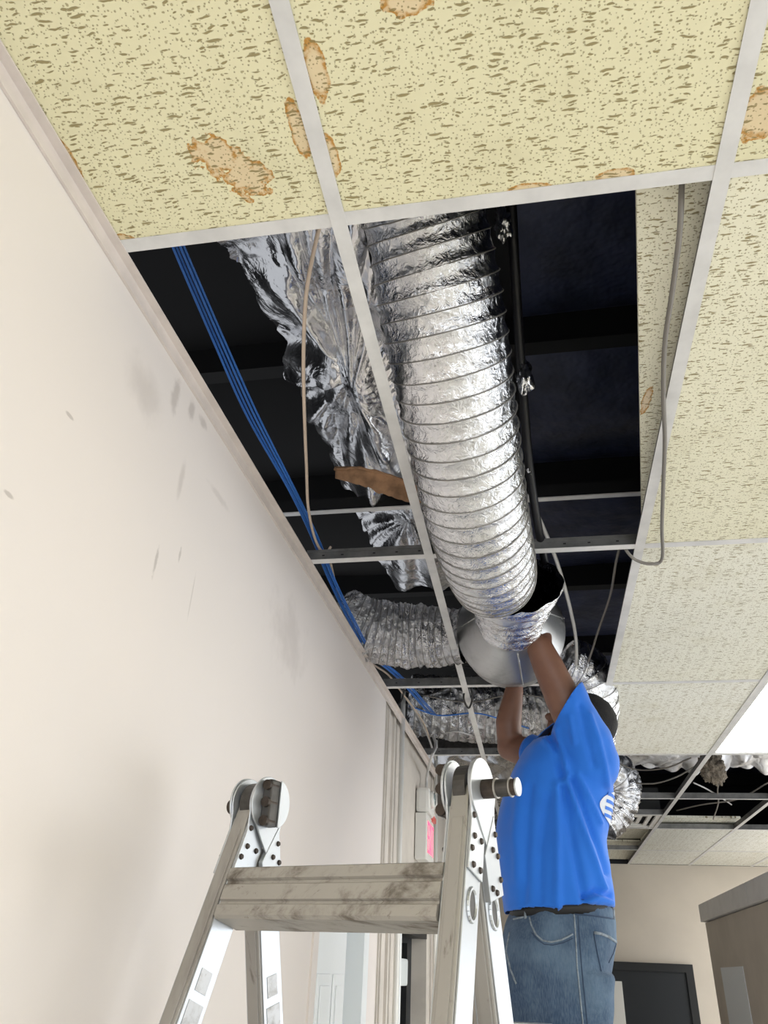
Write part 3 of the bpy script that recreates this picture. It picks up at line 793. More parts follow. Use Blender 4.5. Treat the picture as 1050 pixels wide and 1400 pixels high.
# kraft paper strip
kp = [at(458, 645, 2.25), at(490, 648, 2.22), at(525, 658, 2.2), at(560, 670, 2.18), at(585, 672, 2.16)]
vs = []; fs = []
ks = catmull(kp, 8); hw = [.004 + .026 * math.sin(math.pi * min(1, .08 + .75 * i / len(ks))) for i in range(len(ks))]
for i, p in enumerate(ks):
    for k in range(7):
        f = k / 6 - .5
        vs.append(p + Vector((0, .65, -.75)) * (f * 2 * hw[i] * (1 + .3 * mnoise.noise(Vector((i * .4, k, 0))))) + Vector((0, 0, .012 * math.cos(f * 5))))
for i in range(len(ks) - 1):
    for k in range(6): q = i * 7 + k; fs.append((q, q + 1, q + 8, q + 7))
o = pyd('kraft_strip', [v - kp[0] for v in vs], fs, M['kraft'], None, True); o.location = kp[0]
md = o.modifiers.new('s', 'SOLIDIFY'); md.thickness = .006
tag(o, 'curled strip of torn brown kraft paper under the foil', 'paper strip')
# tuft of fibreglass over the far bay
bm = bmesh.new(); bmesh.ops.create_icosphere(bm, subdivisions=5, radius=1)
for v in bm.verts:
    k = 1 + .35 * mnoise.noise(v.co * 1.6) + .28 * mnoise.noise(v.co * 5) + .16 * mnoise.noise(v.co * 13)
    v.co = Vector((v.co.x * .075, v.co.y * .07, v.co.z * .10)) * k
o = frombm('insulation_tuft', bm, M['fluff'], None, True); o.location = at(976, 1049, 5.0); tag(o, 'torn tuft of beige fibreglass insulation over the far bay', 'insulation')

# ================================================================== CABLES
def cable(name, pts, r, mat, label, group=None, n=8, per=8, cat='cable'):
    p0 = Vector(pts[0]); o = tube(name, [Vector(p) - p0 for p in pts], r, M[mat], None, n, per); o.location = p0
    return tag(o, label, cat, group)
bl = [((236, 318), 3.22), ((246, 345), 3.20), ((300, 470), 3.12), ((345, 570), 3.07), ((400, 672), 3.03), ((430, 735), 3.012), ((452, 790), 2.995), ((480, 848), 2.980), ((506, 893), 2.972), ((545, 925), 3.0), ((590, 975), 3.06)]
for k, (dx, sp) in enumerate(((-5, .2), (-1, .9), (3, .5), (7, 1.0))):
    cable('data_cable', [onz(x + dx * (1.3 if i < 4 else .75), y + sp, z + .004 * (k % 2)) for i, ((x, y), z) in enumerate(bl)], .0032, 'bluecable', 'blue data cable in the bundle running above the left wall edge', 'blue data cables', 8)
cable('power_cable', [onz(x, y, z) for (x, y), z in [((440, 300), 3.10), ((432, 330), 3.08), ((419, 400), 3.04), ((415, 480), 3.02), ((416, 560), 3.00), ((419, 640), 3.00), ((421, 690), 3.0), ((428, 728), 3.0), ((437, 750), 2.998), ((446, 756), 2.997), ((452, 748), 3.0)]], .0042, 'cream', 'cream cable hanging in front of the crumpled foil drape')
cable('power_cable', [onz(x, y, z) for (x, y), z in [((934, 236), 3.01), ((932, 256), 2.985), ((929, 320), 2.945), ((919, 400), 2.937), ((909, 470), 2.937), ((907, 540), 2.935), ((909, 600), 2.93), ((907, 660), 2.93), ((905, 720), 2.93), ((905, 764), 2.93), ((890, 771), 2.92), ((870, 766), 2.93), ((858, 755), 2.945), ((853, 745), 2.975), ((851, 738), 3.02)]], .0048, 'grey', 'grey brown cable looped over the ceiling tiles beside the opening')
cable('power_cable', [onz(x, y, z) for (x, y), z in [((722, 676), 3.16), ((740, 715), 3.10), ((762, 770), 3.06), ((779, 830), 3.03), ((788, 880), 3.02), ((787, 925), 3.02), ((789, 960), 3.06)]], .0065, 'whitecable', 'white cable dropping right of the sleeve mouth towards the blue sleeve')
cable('power_cable', [onz(x, y, z) for (x, y), z in [((848, 745), 3.06), ((842, 770), 3.03), ((834, 815), 3.03), ((818, 862), 3.03), ((806, 900), 3.03), ((793, 930), 3.04)]], .0045, 'grey', 'thin grey cable slanting from the runner to the white cable')
cable('power_cable', [onz(x, y, z) for (x, y), z in [((452, 770), 3.03), ((462, 810), 3.0), ((478, 860), 2.99), ((500, 900), 2.99), ((530, 922), 3.0), ((548, 945), 3.01), ((580, 990), 3.03), ((592, 1030), 3.03), ((603, 1070), 3.03)]], .004, 'cream', 'cream cable trailing below the blue bundle along the wall edge')
hz = [at(698, 250, 1.74), at(702, 330, 1.78), at(706, 400, 1.84), at(711, 480, 1.90), at(717, 560, 1.99), at(724, 640, 2.08), at(734, 710, 2.2), at(745, 770, 2.4)]  # thin black tube following the right edge of the duct
cable('thin_black_tube', hz, .012, 'black_tube', 'thin black tube lying along the right side of the large duct', None, 16, 10, 'black_tube')
# tangle over the wall end
for k, (pts, mt, rr, lab) in enumerate([
    ([((515, 935), 2.99), ((525, 962), 2.97), ((545, 962), 2.98), ((552, 945), 3.0), ((548, 930), 3.03)], 'blackcable', .004, 'black cable looped over the end of the plastered wall'),
    ([((535, 938), 3.0), ((580, 950), 3.05), ((625, 935), 3.03), ((660, 922), 3.03), ((690, 926), 3.03)], 'blackcable', .004, 'black cable lying across to the metal cone'),
    ([((560, 965), 3.05), ((600, 978), 3.03), ((650, 975), 3.06), ((690, 985), 3.05), ((735, 1000), 3.1)], 'bluecable', .004, 'blue cable sagging across behind the raised arms'),
    ([((556, 955), 3.05), ((575, 985), 3.04), ((590, 1020), 3.03), ((600, 1060), 3.03), ((604, 1100), 3.05)], 'whitecable', .006, 'white cable following the wall top past the exit sign'),
    ([((620, 915), 3.02), ((640, 912), 3.01), ((665, 925), 2.995), ((670, 940), 3.02)], 'blackcable', .0035, 'short black cable tail curled on the runner'),
    ([((637, 935), 2.995), ((634, 955), 2.93), ((641, 968), 2.925), ((646, 952), 2.95), ((642, 934), 3.0)], 'blackcable', .0045, 'black cable coil hanging from the runner'),
    ([((598, 1005), 3.06), ((625, 1000), 3.04), ((660, 1010), 3.05), ((700, 1012), 3.06)], 'whitecable', .005, 'white cable sagging behind the far arm'),
    ([((575, 950), 3.05), ((640, 960), 3.02), ((700, 950), 3.05), ((760, 955), 3.08)], 'grey', .0035, 'thin grey cable strung behind the forearms'),
]):
    cable('loose_cable', [onz(x, y, z) for (x, y), z in pts], rr, mt, lab)
for k, (pts, mt, lab) in enumerate([
    ([((836, 1066), 3.05), ((862, 1070), 3.02), ((895, 1071), 3.0), ((925, 1062), 3.04), ((950, 1048), 3.1)], 'grey', 'grey wire sagging over the open bay beside the duct elbow'),
    ([((838, 1040), 3.12), ((870, 1052), 3.08), ((910, 1050), 3.06), ((945, 1036), 3.1)], 'grey', 'grey wire crossing under the wrinkled foil'),
    ([((948, 1070), 3.02), ((965, 1078), 3.0), ((982, 1088), 3.0), ((1000, 1100), 3.0)], 'whitecable', 'pale wire dropping below the fibreglass tuft'),
    ([((925, 1108), 3.0), ((960, 1100), 2.99), ((1010, 1092), 3.0), ((1050, 1070), 3.05)], 'grey', 'grey wire slanting over the far open bays'),
    ([((984, 1068), 3.02), ((981, 1080), 2.99), ((982, 1098), 2.985), ((975, 1120), 2.99)], 'grey', 'short grey wire end hanging from the tuft'),
]):
    cable('loose_wire', [onz(x, y, z) for (x, y), z in pts], .005, mt, lab)
# conduit on the panelled wall, and pipe beside it
def conduit(px_, mat, r_, lab):
    p = onwall(px_[0], px_[1], .02); p.x = wx(p.y) - .006 + r_ * .3 + .012
    o = cyl('conduit', (0, 0, 0), (0, 0, H + .2 - .0), r_, M[mat], None, None, 14); o.location = (p.x, p.y, 0.0)
    return tag(o, lab, 'conduit')
conduit((551, 1080), 'white', .012, 'white conduit running up the panelled wall before the exit sign')
conduit((598, 1120), 'white', .012, 'white conduit running up the panelled wall past the exit sign')

# exit sign with emergency lamps
c = onwall(578, 1128, .0)
r = empty('exit_sign', (wx(c.y) - .02, c.y, 0)); tag(r, 'white exit sign with red legend and emergency lamp on top', 'exit sign')
zt, zm, zb = onwall(575, 1068, .03).z, onwall(575, 1105, .03).z, onwall(577, 1173, .03).z
box('sign_body', (0, -.16, zb), (.062, .16, zm), M['white'], r, .006)
box('legend_face', (.062, -.13, zb + .035), (.0645, .13, zm - .03), M['white'], r)
# letters EXIT as thin lit strokes
def stroke(o_, y0, z0, y1, z1, wdt=.014):
    d = Vector((0, y1 - y0, z1 - z0)); l = d.length; d.normalize(); n_ = Vector((0, -d.z, d.y))
    m = mtx_axes((0.0645, y0, z0), (1, 0, 0), d, Vector((1, 0, 0)).cross(d))
    bm_box(o_, (0, -wdt / 2, -wdt / 2), (.002, l + wdt / 2, wdt / 2), m)
zc0, zc1 = zb + .045, zm - .045; zmid = (zc0 + zc1) / 2
letters = {'E': [(0, 0, 0, 1), (0, 0, 1, 0), (0, 1, 1, 1), (0, .5, .8, .5)], 'X': [(0, 0, 1, 1), (0, 1, 1, 0)], 'I': [(.5, 0, .5, 1)], 'T': [(.5, 0, .5, 1), (0, 1, 1, 1)]}
for k, ch in enumerate('EXIT'):
    bm = bmesh.new(); y_l = -.118 + k * .062
    for (a_, b2, c_, d2) in letters[ch]:
        stroke(bm, y_l + a_ * .042, zc0 + b2 * (zc1 - zc0), y_l + c_ * .042, zc0 + d2 * (zc1 - zc0))
    frombm('letter', bm, M['red'], r)
box('lamp_block', (0, -.15, zm + .002), (.075, .15, zt), M['white'], r, .02)
for s in (-1, 1):
    hd = cyl('lamp_head', (.072, s * .085, (zm + zt) / 2 + .01), (.095, s * .085, (zm + zt) / 2 + .012), .045, M['white'], r, .042, 24)
    cyl('lens', (.0955, s * .085, (zm + zt) / 2 + .012), (.099, s * .085, (zm + zt) / 2 + .012), .036, M['lens'], r, .03, 24)
box('test_tab', (.0, .05, zm - .012), (.078, .14, zm + .016), M['redlens'], r, .004)
cable('sign_lead', [Vector((wx(c.y) + .02, c.y - .02, zt - .004)), Vector((wx(c.y) + .022, c.y - .01, zt + .09)), onz(590, 1035, 2.85), onz(596, 1020, 2.96), onz(592, 1005, 3.04)], .008, 'whitecable', 'white lead rising from the exit sign to the ceiling', per=8)

# ================================================================== ARTICULATED LADDER
HL, HR = Vector((-.209, .534, 2.113)), Vector((.170, .400, 2.113))
ER = (HR - HL).normalized(); EN = Vector((-ER.y, ER.x, 0)); EZ = Vector((0, 0, 1)); WL = (HR - HL).length
HM = (HL + HR) / 2
lad = empty('folding_ladder', (HM.x, HM.y, 0)); tag(lad, 'weathered aluminium folding ladder with round locking hinges, opened by the wall', 'ladder')
LM = mtx_axes((0, 0, HM.z), ER, EN, EZ)     # local: x right, y back, z up, hinge axis at origin
TF, TB, FLARE = math.radians(17.5), math.radians(15), math.radians(2.4)
def lpart(o): o.matrix_local = LM @ o.matrix_local if False else o.matrix_local; return o
def lobj(name, bm, mat, parent=None):
    bmesh.ops.transform(bm, matrix=LM, verts=bm.verts[:]); return frombm(name, bm, mat, parent or lad)
def railm(x, front):
    d = Vector((0, -math.sin(TF), -math.cos(TF))) if front else Vector((0, math.sin(TB), -math.cos(TB)))
    n_ = Vector((0, d.z, -d.y)) if front else Vector((0, -d.z, d.y))     # faces the room (front) / away (back)
    if front: n_ = Vector((0, -math.cos(TF), math.sin(TF)))
    else: n_ = Vector((0, -math.cos(TB), -math.sin(TB)))
    xx = d.cross(n_) * -1
    # columns: width axis (x), outward normal (y), down the rail (z)
    m = mtx_axes((0, 0, 0), (1, 0, 0), n_, d)
    if front and x: m = Matrix.Rotation(math.copysign(FLARE, x), 4, n_) @ m
    return Matrix.Translation((x, 0, 0)) @ m
LF = (HM.z) / math.cos(TF) - .002; LBk = HM.z / math.cos(TB) - .002
RW, RD = .0145, .0275   # half width, half depth
for s in (-1, 1):
    for front in (True, False):
        m = railm(s * WL / 2, front); ln = LF if front else LBk
        bm = bmesh.new(); t0 = .006 if front else .070
        bm_box(bm, (-RW, -RD, t0), (RW, RD, ln - .03), m, .003)
        rl = lobj('rail', bm, M['alum'])
        bm = bmesh.new(); bm_box(bm, (-RW + .006, RD - .0005, t0 + .05), (RW - .006, RD + .0018, ln - .05), m, .001)
        lobj('rib', bm, M['alum'], rl)
        bm = bmesh.new(); bm_box(bm, (-RW - .004, -RD - .004, ln - .045), (RW + .004, RD + .004, ln), m, .004)
        lobj('foot', bm, M['blackcable'], rl)
        # bright plate on the side faces with rivets and an oval lock hole
        for sd in (-1, 1):
            x0 = sd * (RW + .0003); bm = bmesh.new()
            bm_box(bm, (min(x0, x0 + sd * .0025), -RD + .003, t0 + .03), (max(x0, x0 + sd * .0025), RD - .003, ln - .06), m, .0008)
            pl = lobj('side_face', bm, M['alumbright'], rl)
            xr_ = x0 + sd * .0028
            bm = bmesh.new()
            for k in range(20):
                a_, b2 = 2 * math.pi * k / 20, 2 * math.pi * (k + 1) / 20
                bm_cyl(bm, (xr_ + sd * .0005, .014 * math.cos(a_), .168 + .021 * math.sin(a_)), (xr_ + sd * .0005, .014 * math.cos(b2), .168 + .021 * math.sin(b2)), .0028, None, 6)
            bmesh.ops.transform(bm, matrix=m, verts=bm.verts[:]); lobj('lock_hole_rim', bm, M['alumbright'], rl)
            bm = bmesh.new(); v_ = [bm.verts.new((xr_ + sd * .0004, .0125 * math.cos(2 * math.pi * k / 24), .168 + .0195 * math.sin(2 * math.pi * k / 24))) for k in range(24)]
            bm.faces.new(v_); bmesh.ops.transform(bm, matrix=m, verts=bm.verts[:]); lobj('lock_hole', bm, M['steel'], rl)
for front in (True, False):
    m = railm(-WL / 2, front); bm = bmesh.new(); bm_box(bm, (RW + .003, -.012, .262), (RW + .0036, .014, .292), m); lobj('worn_label', bm, M['label'])
    bm = bmesh.new(); bm_box(bm, (RW + .003, -.016, .305), (RW + .0036, .018, .62), m); lobj('worn_label', bm, M['label'])
# rungs
def rung(front, dist, hw, mat):
    m = railm(0, front)
    sgn = 1
    P = [(-.030, -.038), (.022, -.040), (.0285, -.036), (.0285, -.020), (.024, -.017), (.024, -.013), (.029, -.010), (.029, .012), (.0255, .0145), (.0255, .018), (.031, .021), (.031, .036), (.026, .040), (-.030, .036)]
    bm = bmesh.new(); n = len(P); A = []
    for x in (-hw, hw): A.append([bm.verts.new((x, y, dist + z)) for y, z in P])
    for k in range(n): bm.faces.new((A[0][k], A[0][(k + 1) % n], A[1][(k + 1) % n], A[1][k]))
    bm.faces.new(A[0][::-1]); bm.faces.new(A[1])
    bmesh.ops.transform(bm, matrix=m, verts=bm.verts[:]); return lobj('rung', bm, mat)
for k in range(7):
    rung(True, .158 + k * .28, WL / 2 - RW - .003 + (.158 + k * .28) * math.tan(FLARE), M['alumdirt'])
for k in range(6):
    rung(False, .44 + k * .28, WL / 2 - RW - .003, M['alumdirt'])
# hinges
def disc_arm(r_, arm, aw, front):
    """outline in (outward, down) coordinates: disc round the axis plus an arm along the rail"""
    pts = []
    for k in range(29):
        an = math.radians(-35 - 0) + math.radians(250) * k / 28
        pts.append((r_ * math.cos(an), -r_ * math.sin(an)))
    # ends on both sides, then the arm
    pts = [(r_ * math.cos(t), -r_ * math.sin(t)) for t in [math.radians(-40 + 260 * k / 32) for k in range(33)]]
    pts = pts + [(-aw, .07), (-aw, arm), (aw, arm), (aw, .07)]
    return pts
for s in (-1, 1):
    hin = None
    # front plates inside, back plates outermost
    for front, offs, r_, th in ((True, (-.0192, .0192), .0435, .0030), (False, (-.0232, .0232), .0455, .0036)):
        m = railm(s * WL / 2, front)
        for of in offs:
            sd = 1 if of > 0 else -1
            pm = m @ mtx_axes((of - th / 2, 0, 0), (0, 1, 0), (0, 0, 1), (1, 0, 0))
            disc = [(r_ * math.cos(t), -r_ * math.sin(t)) for t in [math.radians(-40 + 260 * k / 32) for k in range(33)]]
            if front: poly = disc + [(-RD + .003, .055), (-RD + .003, .128), (RD - .003, .128), (RD - .003, .055)]
            else: poly = disc + [(-.026, .055), (-.010, .082), (.010, .082), (.024, .055)]
            pl = prism('hinge_plate', poly, LM @ pm, th, M['alumbright'], lad, .0006)
            if front: spots = ((.018, .050), (.012, .078), (-.012, .075), (.018, .098), (.010, .118), (-.014, .116)); xr_ = of + sd * th / 2
            else: spots = (); xr_ = 0
            for (yy, zz) in spots:
                bm = bmesh.new(); bm_cyl(bm, (xr_, yy, zz), (xr_ + sd * .003, yy, zz), .0048, .0035, 12)
                bmesh.ops.transform(bm, matrix=m, verts=bm.verts[:]); lobj('rivet', bm, M['rust'], pl)
            bm = bmesh.new()
            if not front:
                bm_cyl(bm, (of, 0, .0), (of + sd * .004, 0, 0), .008, None, 14); bmesh.ops.transform(bm, matrix=m, verts=bm.verts[:]); lobj('pivot', bm, M['alumbright'], pl)
            else: bm.free()
    # cheek plates that carry the back plates down to the back rail
    m = railm(s * WL / 2, False)
    for sd in (-1, 1):
        x0 = sd * (RW + .003); x1 = x0 + sd * .0085
        poly = [(-RD + .002, .150), (RD - .002, .150), (RD - .002, .088), (-RD + .002, .040)]
        ck = prism('cheek_plate', poly, LM @ m @ mtx_axes((min(x0, x1), 0, 0), (0, 1, 0), (0, 0, 1), (1, 0, 0)), .0085, M['alumbright'], lad, .0006)
        for (yy, zz) in ((-.020, .066), (-.004, .085), (-.020, .096), (-.020, .128), (.014, .134), (.0, .142)):
            bm = bmesh.new(); bm_cyl(bm, (x1, yy, zz), (x1 + sd * .003, yy, zz), .0046, .0034, 12)
            bmesh.ops.transform(bm, matrix=m, verts=bm.verts[:]); lobj('rivet', bm, M['rust'], ck)
    # lock core between the plates, lock block on the inner side, knob on the outer side
    bm = bmesh.new(); bm_cyl(bm, (s * WL / 2 - .010, 0, 0), (s * WL / 2 + .010, 0, 0), .036, None, 28); lobj('hinge_core', bm, M['steel'])
    xi = s * (WL / 2 - .0252)
    bm = bmesh.new(); bm_box(bm, (min(xi, xi - s * .018), -.020, -.038), (max(xi, xi - s * .018), .006, .038), None, .003)
    lobj('lock_block', bm, M['steel'])
    bm = bmesh.new()
    for zz in (-.030, 0, .028): bm_cyl(bm, (xi - s * .010, -.025, zz), (xi - s * .010, .0, zz), .0085, None, 12)
    lobj('lock_pin', bm, M['rust'])
    poly = [(-.002 + .034 * math.cos(math.radians(a_)), .039 * math.sin(math.radians(a_))) for a_ in range(-80, 81, 10)]
    prism('lock_cover', poly, LM @ mtx_axes((xi - s * .018 - (.003 if s > 0 else 0), 0, 0), (0, 1, 0), (0, 0, 1), (1, 0, 0)), .003, M['alumbright'], lad, .0005)
    xo = s * (WL / 2 + .0252)
    if s > 0:
        k0 = None
        for (a_, b2, rr, mt) in ((0, .020, .0140, 'rust'), (.020, .0225, .0148, 'alum'), (.0225, .043, .0125, 'steel'), (.043, .045, .0142, 'alum'), (.045, .053, .0118, 'rust'), (.053, .0555, .0132, 'alumbright')):
            bm = bmesh.new(); bm_cyl(bm, (xo + s * a_, 0, .0), (xo + s * b2, 0, .0), rr, None, 24)
            kn = lobj('release_knob' if k0 is None else 'knob_ring', bm, M[mt], lad if k0 is None else k0)
            k0 = k0 or kn
    else:
        bm = bmesh.new(); bm_cyl(bm, (xo, 0, 0), (xo + s * .022, 0, 0), .006, None, 12); k0 = lobj('release_knob', bm, M['steel'])
        bm = bmesh.new(); bm_cyl(bm, (xo + s * .02, 0, 0), (xo + s * .034, 0, 0), .014, .012, 20); lobj('knob_ring', bm, M['rust'], k0)

# ================================================================== PLATFORM STEPLADDER UNDER THE WORKER
PZ = 1.03
pf = empty('platform_stepladder', (.34, 1.95, 0)); tag(pf, 'aluminium platform stepladder that the worker stands on', 'ladder')
def pfb(name, lo, hi, mat='alum', bev=.003, par=None): 
    o = box(name, Vector(lo) - Vector((.34, 1.95, 0)), Vector(hi) - Vector((.34, 1.95, 0)), M[mat], par or pf, bev); return o
pfb('platform', (.06, 1.72, PZ - .04), (.62, 2.20, PZ))
def bar(name, a_, b2, r_=.018, mat='alum'):
    o = cyl(name, Vector(a_) - Vector((.34, 1.95, 0)), Vector(b2) - Vector((.34, 1.95, 0)), r_, M[mat], pf, None, 10); return o
gz = 1.765
for x in (.08, .60):
    bar('leg', (x, 1.74, PZ - .02), (x, 1.45, .018)); bar('leg', (x, 2.18, PZ - .02), (x, 2.62, .018))
bar('guard_post', (.14, 1.64, gz), (.10, 1.73, PZ - .02), .014); bar('guard_post', (.33, 1.64, gz), (.34, 1.73, PZ - .02), .014)
a_ = ony(700, 1397, 1.62); b2 = ony(745, 1398.5, 1.62)
pfb('guard_rail', (a_.x - .01, 1.60, a_.z - .03), (b2.x + .02, 1.65, a_.z), 'alumbright')
for k in range(1, 4):
    f = k / 4; y = 2.18 + .44 * f; z = PZ * (1 - f)
    pfb('step', (.09, y - .05, z - .015), (.59, y + .04, z + .015))
bar('brace', (.09, 1.60, .5), (.59, 1.60, .5), .012)

# ================================================================== THE WORKER
def remesh(name, bm, voxel, mat, parent=None, smooth_it=6, fn=None):
    me = bpy.data.meshes.new(name + '_raw'); bm.to_mesh(me); bm.free()
    tmp = bpy.data.objects.new(name + '_tmp', me); COL.objects.link(tmp)
    md = tmp.modifiers.new('r', 'REMESH'); md.mode = 'VOXEL'; md.voxel_size = voxel
    ms = tmp.modifiers.new('s', 'SMOOTH'); ms.factor = .5; ms.iterations = smooth_it
    dg = bpy.context.evaluated_depsgraph_get(); ev = tmp.evaluated_get(dg)
    out = bpy.data.meshes.new_from_object(ev); bpy.data.objects.remove(tmp); bpy.data.meshes.remove(me)
    out.name = name
    if fn: fn(out)
    out.materials.clear(); out.materials.append(mat)
    return link(name, out, mat, parent, True)
def limb(bm, pts, rs, n=18):
    pts = [Vector(p) for p in pts]
    for i, p in enumerate(pts): bm_ball(bm, p, rs[i], None, n)
    for i in range(len(pts) - 1):
        if (pts[i + 1] - pts[i]).length > 1e-4: bm_cyl(bm, pts[i], pts[i + 1], rs[i], rs[i + 1], n)
def loft(bm, rings, n=40):
    """rings: (center, ax vector, ay vector, power)"""
    A = []
    for c_, ax, ay, pw in rings:
        row = []
        for k in range(n):
            th = 2 * math.pi * k / n; c2, s2 = math.cos(th), math.sin(th)
            f = lambda v: math.copysign(abs(v) ** (2 / pw), v)
            row.append(bm.verts.new(Vector(c_) + Vector(ax) * f(c2) + Vector(ay) * f(s2)))
        A.append(row)
    for i in range(len(A) - 1):
        for k in range(n): bm.faces.new((A[i][k], A[i][(k + 1) % n], A[i + 1][(k + 1) % n], A[i + 1][k]))
    bm.faces.new(A[0][::-1]); bm.faces.new(A[-1])
PY = 1.95
def sil(y, xl, xr, depth, Y=PY, pw=2.3, dl=0, yo=0):
    a_ = ony(xl, y, Y); b2 = ony(xr, y + dl, Y); c_ = (a_ + b2) / 2
    ax = (b2 - a_) / 2
    return (c_ + Vector((0, yo, 0)), ax, Vector((0, depth, 0)), pw)
shN = ony(796, 1012, 1.80); elN = ony(737, 884, 1.72)
slN = ony(776, 966, 1.76)
shF = ony(748, 1036, 2.14); elF = ony(697, 1022, 2.20); wrF = ony(704, 928, 2.16)
headc = ony(793, 992, 2.0)
body = bmesh.new()
# trunk under the clothes
limb(body, [ony(762, 1262, PY), ony(760, 1180, PY), ony(765, 1110, PY), ony(775, 1050, PY)], [.125, .135, .13, .12])
limb(body, [ony(775, 1050, PY), shN], [.09, .07]); limb(body, [ony(765, 1050, PY), shF], [.09, .065])
neck = ony(785, 1025, 1.98)
limb(body, [neck, headc], [.062, .058])
# head, tipped back to look up
hr = Matrix.Rotation(math.radians(28), 3, 'Y')       # faces -x; rotation lifts the face
def hp(x, y, z): return headc + hr @ Vector((x, y, z))
bm_ball(body, hp(.012, 0, .02), (.097, .077, .095), hr); bm_ball(body, hp(-.035, 0, -.045), (.060, .058, .062), hr)
bm_ball(body, hp(-.068, 0, -.078), (.026, .032, .020), hr)
limb(body, [hp(-.085, 0, .012), hp(-.112, 0, -.022)], [.010, .014], 10)
bm_ball(body, hp(-.093, 0, -.046), (.012, .024, .008), hr); bm_ball(body, hp(-.090, 0, -.058), (.012, .022, .008), hr)
bm_ball(body, hp(-.078, 0, .032), (.018, .050, .012), hr)
for s in (-1, 1):
    bm_ball(body, hp(.012, s * .076, -.008), (.018, .009, .030), hr)
# arms
limb(body, [shN, shN.lerp(elN, .45), shN.lerp(elN, .8), elN], [.064, .059, .052, .045])
haN = at(716, 850, 2.95) + Vector((.06, .06, .06))
limb(body, [elN, elN.lerp(haN, .35), elN.lerp(haN, .8), haN], [.045, .046, .035, .029])
limb(body, [shF, shF.lerp(elF, .5), elF], [.064, .056, .049])
limb(body, [elF, elF.lerp(wrF, .35) + Vector((-.012, 0, 0)), elF.lerp(wrF, .8), wrF], [.047, .050, .037, .031])
def hand(wr, d, side, palm):
    """hand at wrist wr pointing along d; palm normal faces the thing held"""
    d = d.normalized(); p_ = (palm - d * palm.dot(d)).normalized(); w_ = d.cross(p_) * side
    bm_ball(body, wr + d * .045, (.044, .040, .017), Matrix((d, w_, p_)).transposed())
    for k, (o_, ln) in enumerate(((-.028, .062), (-.010, .074), (.009, .070), (.026, .054))):
        a0 = wr + d * .075 + w_ * o_; a1 = a0 + d * ln * .42 + p_ * .006; a2 = a1 + d * ln * .30 + p_ * ln * .22; a3 = a2 + d * ln * .10 + p_ * ln * .30
        limb(body, [a0, a1, a2, a3], [.0095, .009, .0082, .0070], 10)
    t0 = wr + d * .022 - w_ * .030; t1 = t0 + d * .030 - w_ * .026 + p_ * .014; t2 = t1 + d * .028 - w_ * .004 + p_ * .014
    limb(body, [t0, t1, t2], [.013, .0105, .0085], 10)
hand(wrF, Vector((-.12, -.10, .98)), 1, Vector((-.1, -.95, -.1)))
hand(haN, (haN - elN).normalized() + Vector((-.25, 0, .1)), -1, Vector((-.8, -.2, -.2)))
# legs under the jeans
hipN, hipF = ony(775, 1290, 1.86), ony(750, 1290, 2.05)
kneN = Vector((.37, 1.86, 1.50)); kneF = Vector((.27, 2.06, 1.50)); ankN = Vector((.40, 1.86, 1.12)); ankF = Vector((.30, 2.06, 1.12))
limb(body, [hipN, kneN, ankN], [.085, .055, .04]); limb(body, [hipF, kneF, ankF], [.085, .055, .04])
person = remesh('person', body, .0065, M['skin'], None, 5)
tag(person, 'worker in a blue t-shirt and jeans reaching both arms into the open ceiling', 'person')

# --- t-shirt
sh = bmesh.new()
rings = [sil(y, xl, xr, dp, PY, pw, dl, yo) for (y, xl, xr, dp, pw, dl, yo) in
         [(1250, 690, 841, .185, 2.4, -8, 0), (1232, 687, 840, .187, 2.4, -7, 0), (1205, 682, 836, .188, 2.4, -5, 0), (1180, 679, 832, .188, 2.4, -3, 0), (1150, 678, 829, .190, 2.4, 0, 0), (1120, 681, 834, .194, 2.5, 0, 0),
          (1090, 688, 838, .198, 2.5, 0, 0), (1060, 700, 837, .200, 2.5, 0, 0), (1032, 716, 834, .195, 2.5, -2, 0), (1008, 738, 828, .175, 2.4, -4, .01), (988, 762, 818, .13, 2.2, -4, .02), (978, 775, 808, .08, 2, -3, .03)]]
loft(sh, rings, 48)
# sleeves: near one raised, far one low and forward
axN = (slN - shN).normalized()
limb(sh, [ony(802, 1042, 1.84), ony(799, 1016, 1.81), slN - axN * .012], [.105, .094, .078], 24)
bm_cyl(sh, slN - axN * .02, slN + axN * .12, .078, .078, 28)
axF = (elF - shF).normalized()
slF = shF.lerp(elF, .42); limb(sh, [ony(765, 1045, 2.08), shF, slF - axF * .02], [.095, .08, .068], 20); bm_cyl(sh, slF - axF * .03, slF + axF * .012, .068, .070, 24)
folds = [  # px polyline, amplitude, width
    ([(752, 1010), (762, 1035), (768, 1062)], -.010, .010), ([(745, 1012), (772, 1050)], .008, .009), ([(762, 1000), (776, 1060)], .007, .008),
    ([(775, 1070), (800, 1140), (828, 1215)], .009, .010), ([(782, 1068), (815, 1145), (834, 1190)], -.008, .009), ([(790, 1060), (822, 1120)], .007, .009),
    ([(770, 1080), (785, 1160), (800, 1235)], -.008, .012), ([(762, 1075), (762, 1150), (762, 1240)], .008, .012), ([(750, 1090), (740, 1160), (738, 1230)], -.006, .014),
    ([(800, 1225), (815, 1217), (838, 1222)], -.012, .008), ([(800, 1233), (818, 1226), (838, 1230)], .008, .007),
    ([(805, 985), (822, 1030), (832, 1070)], .006, .010), ([(792, 975), (800, 1010), (812, 1050)], -.006, .010), ([(778, 990), (785, 1020)], .006, .008),
    ([(710, 1080), (705, 1140), (708, 1200)], .006, .016), ([(725, 1075), (720, 1150), (716, 1230)], -.005, .012)]
fw = [([ony(x, y, 1.77) for x, y in pl], a_, w_) for pl, a_, w_ in folds]
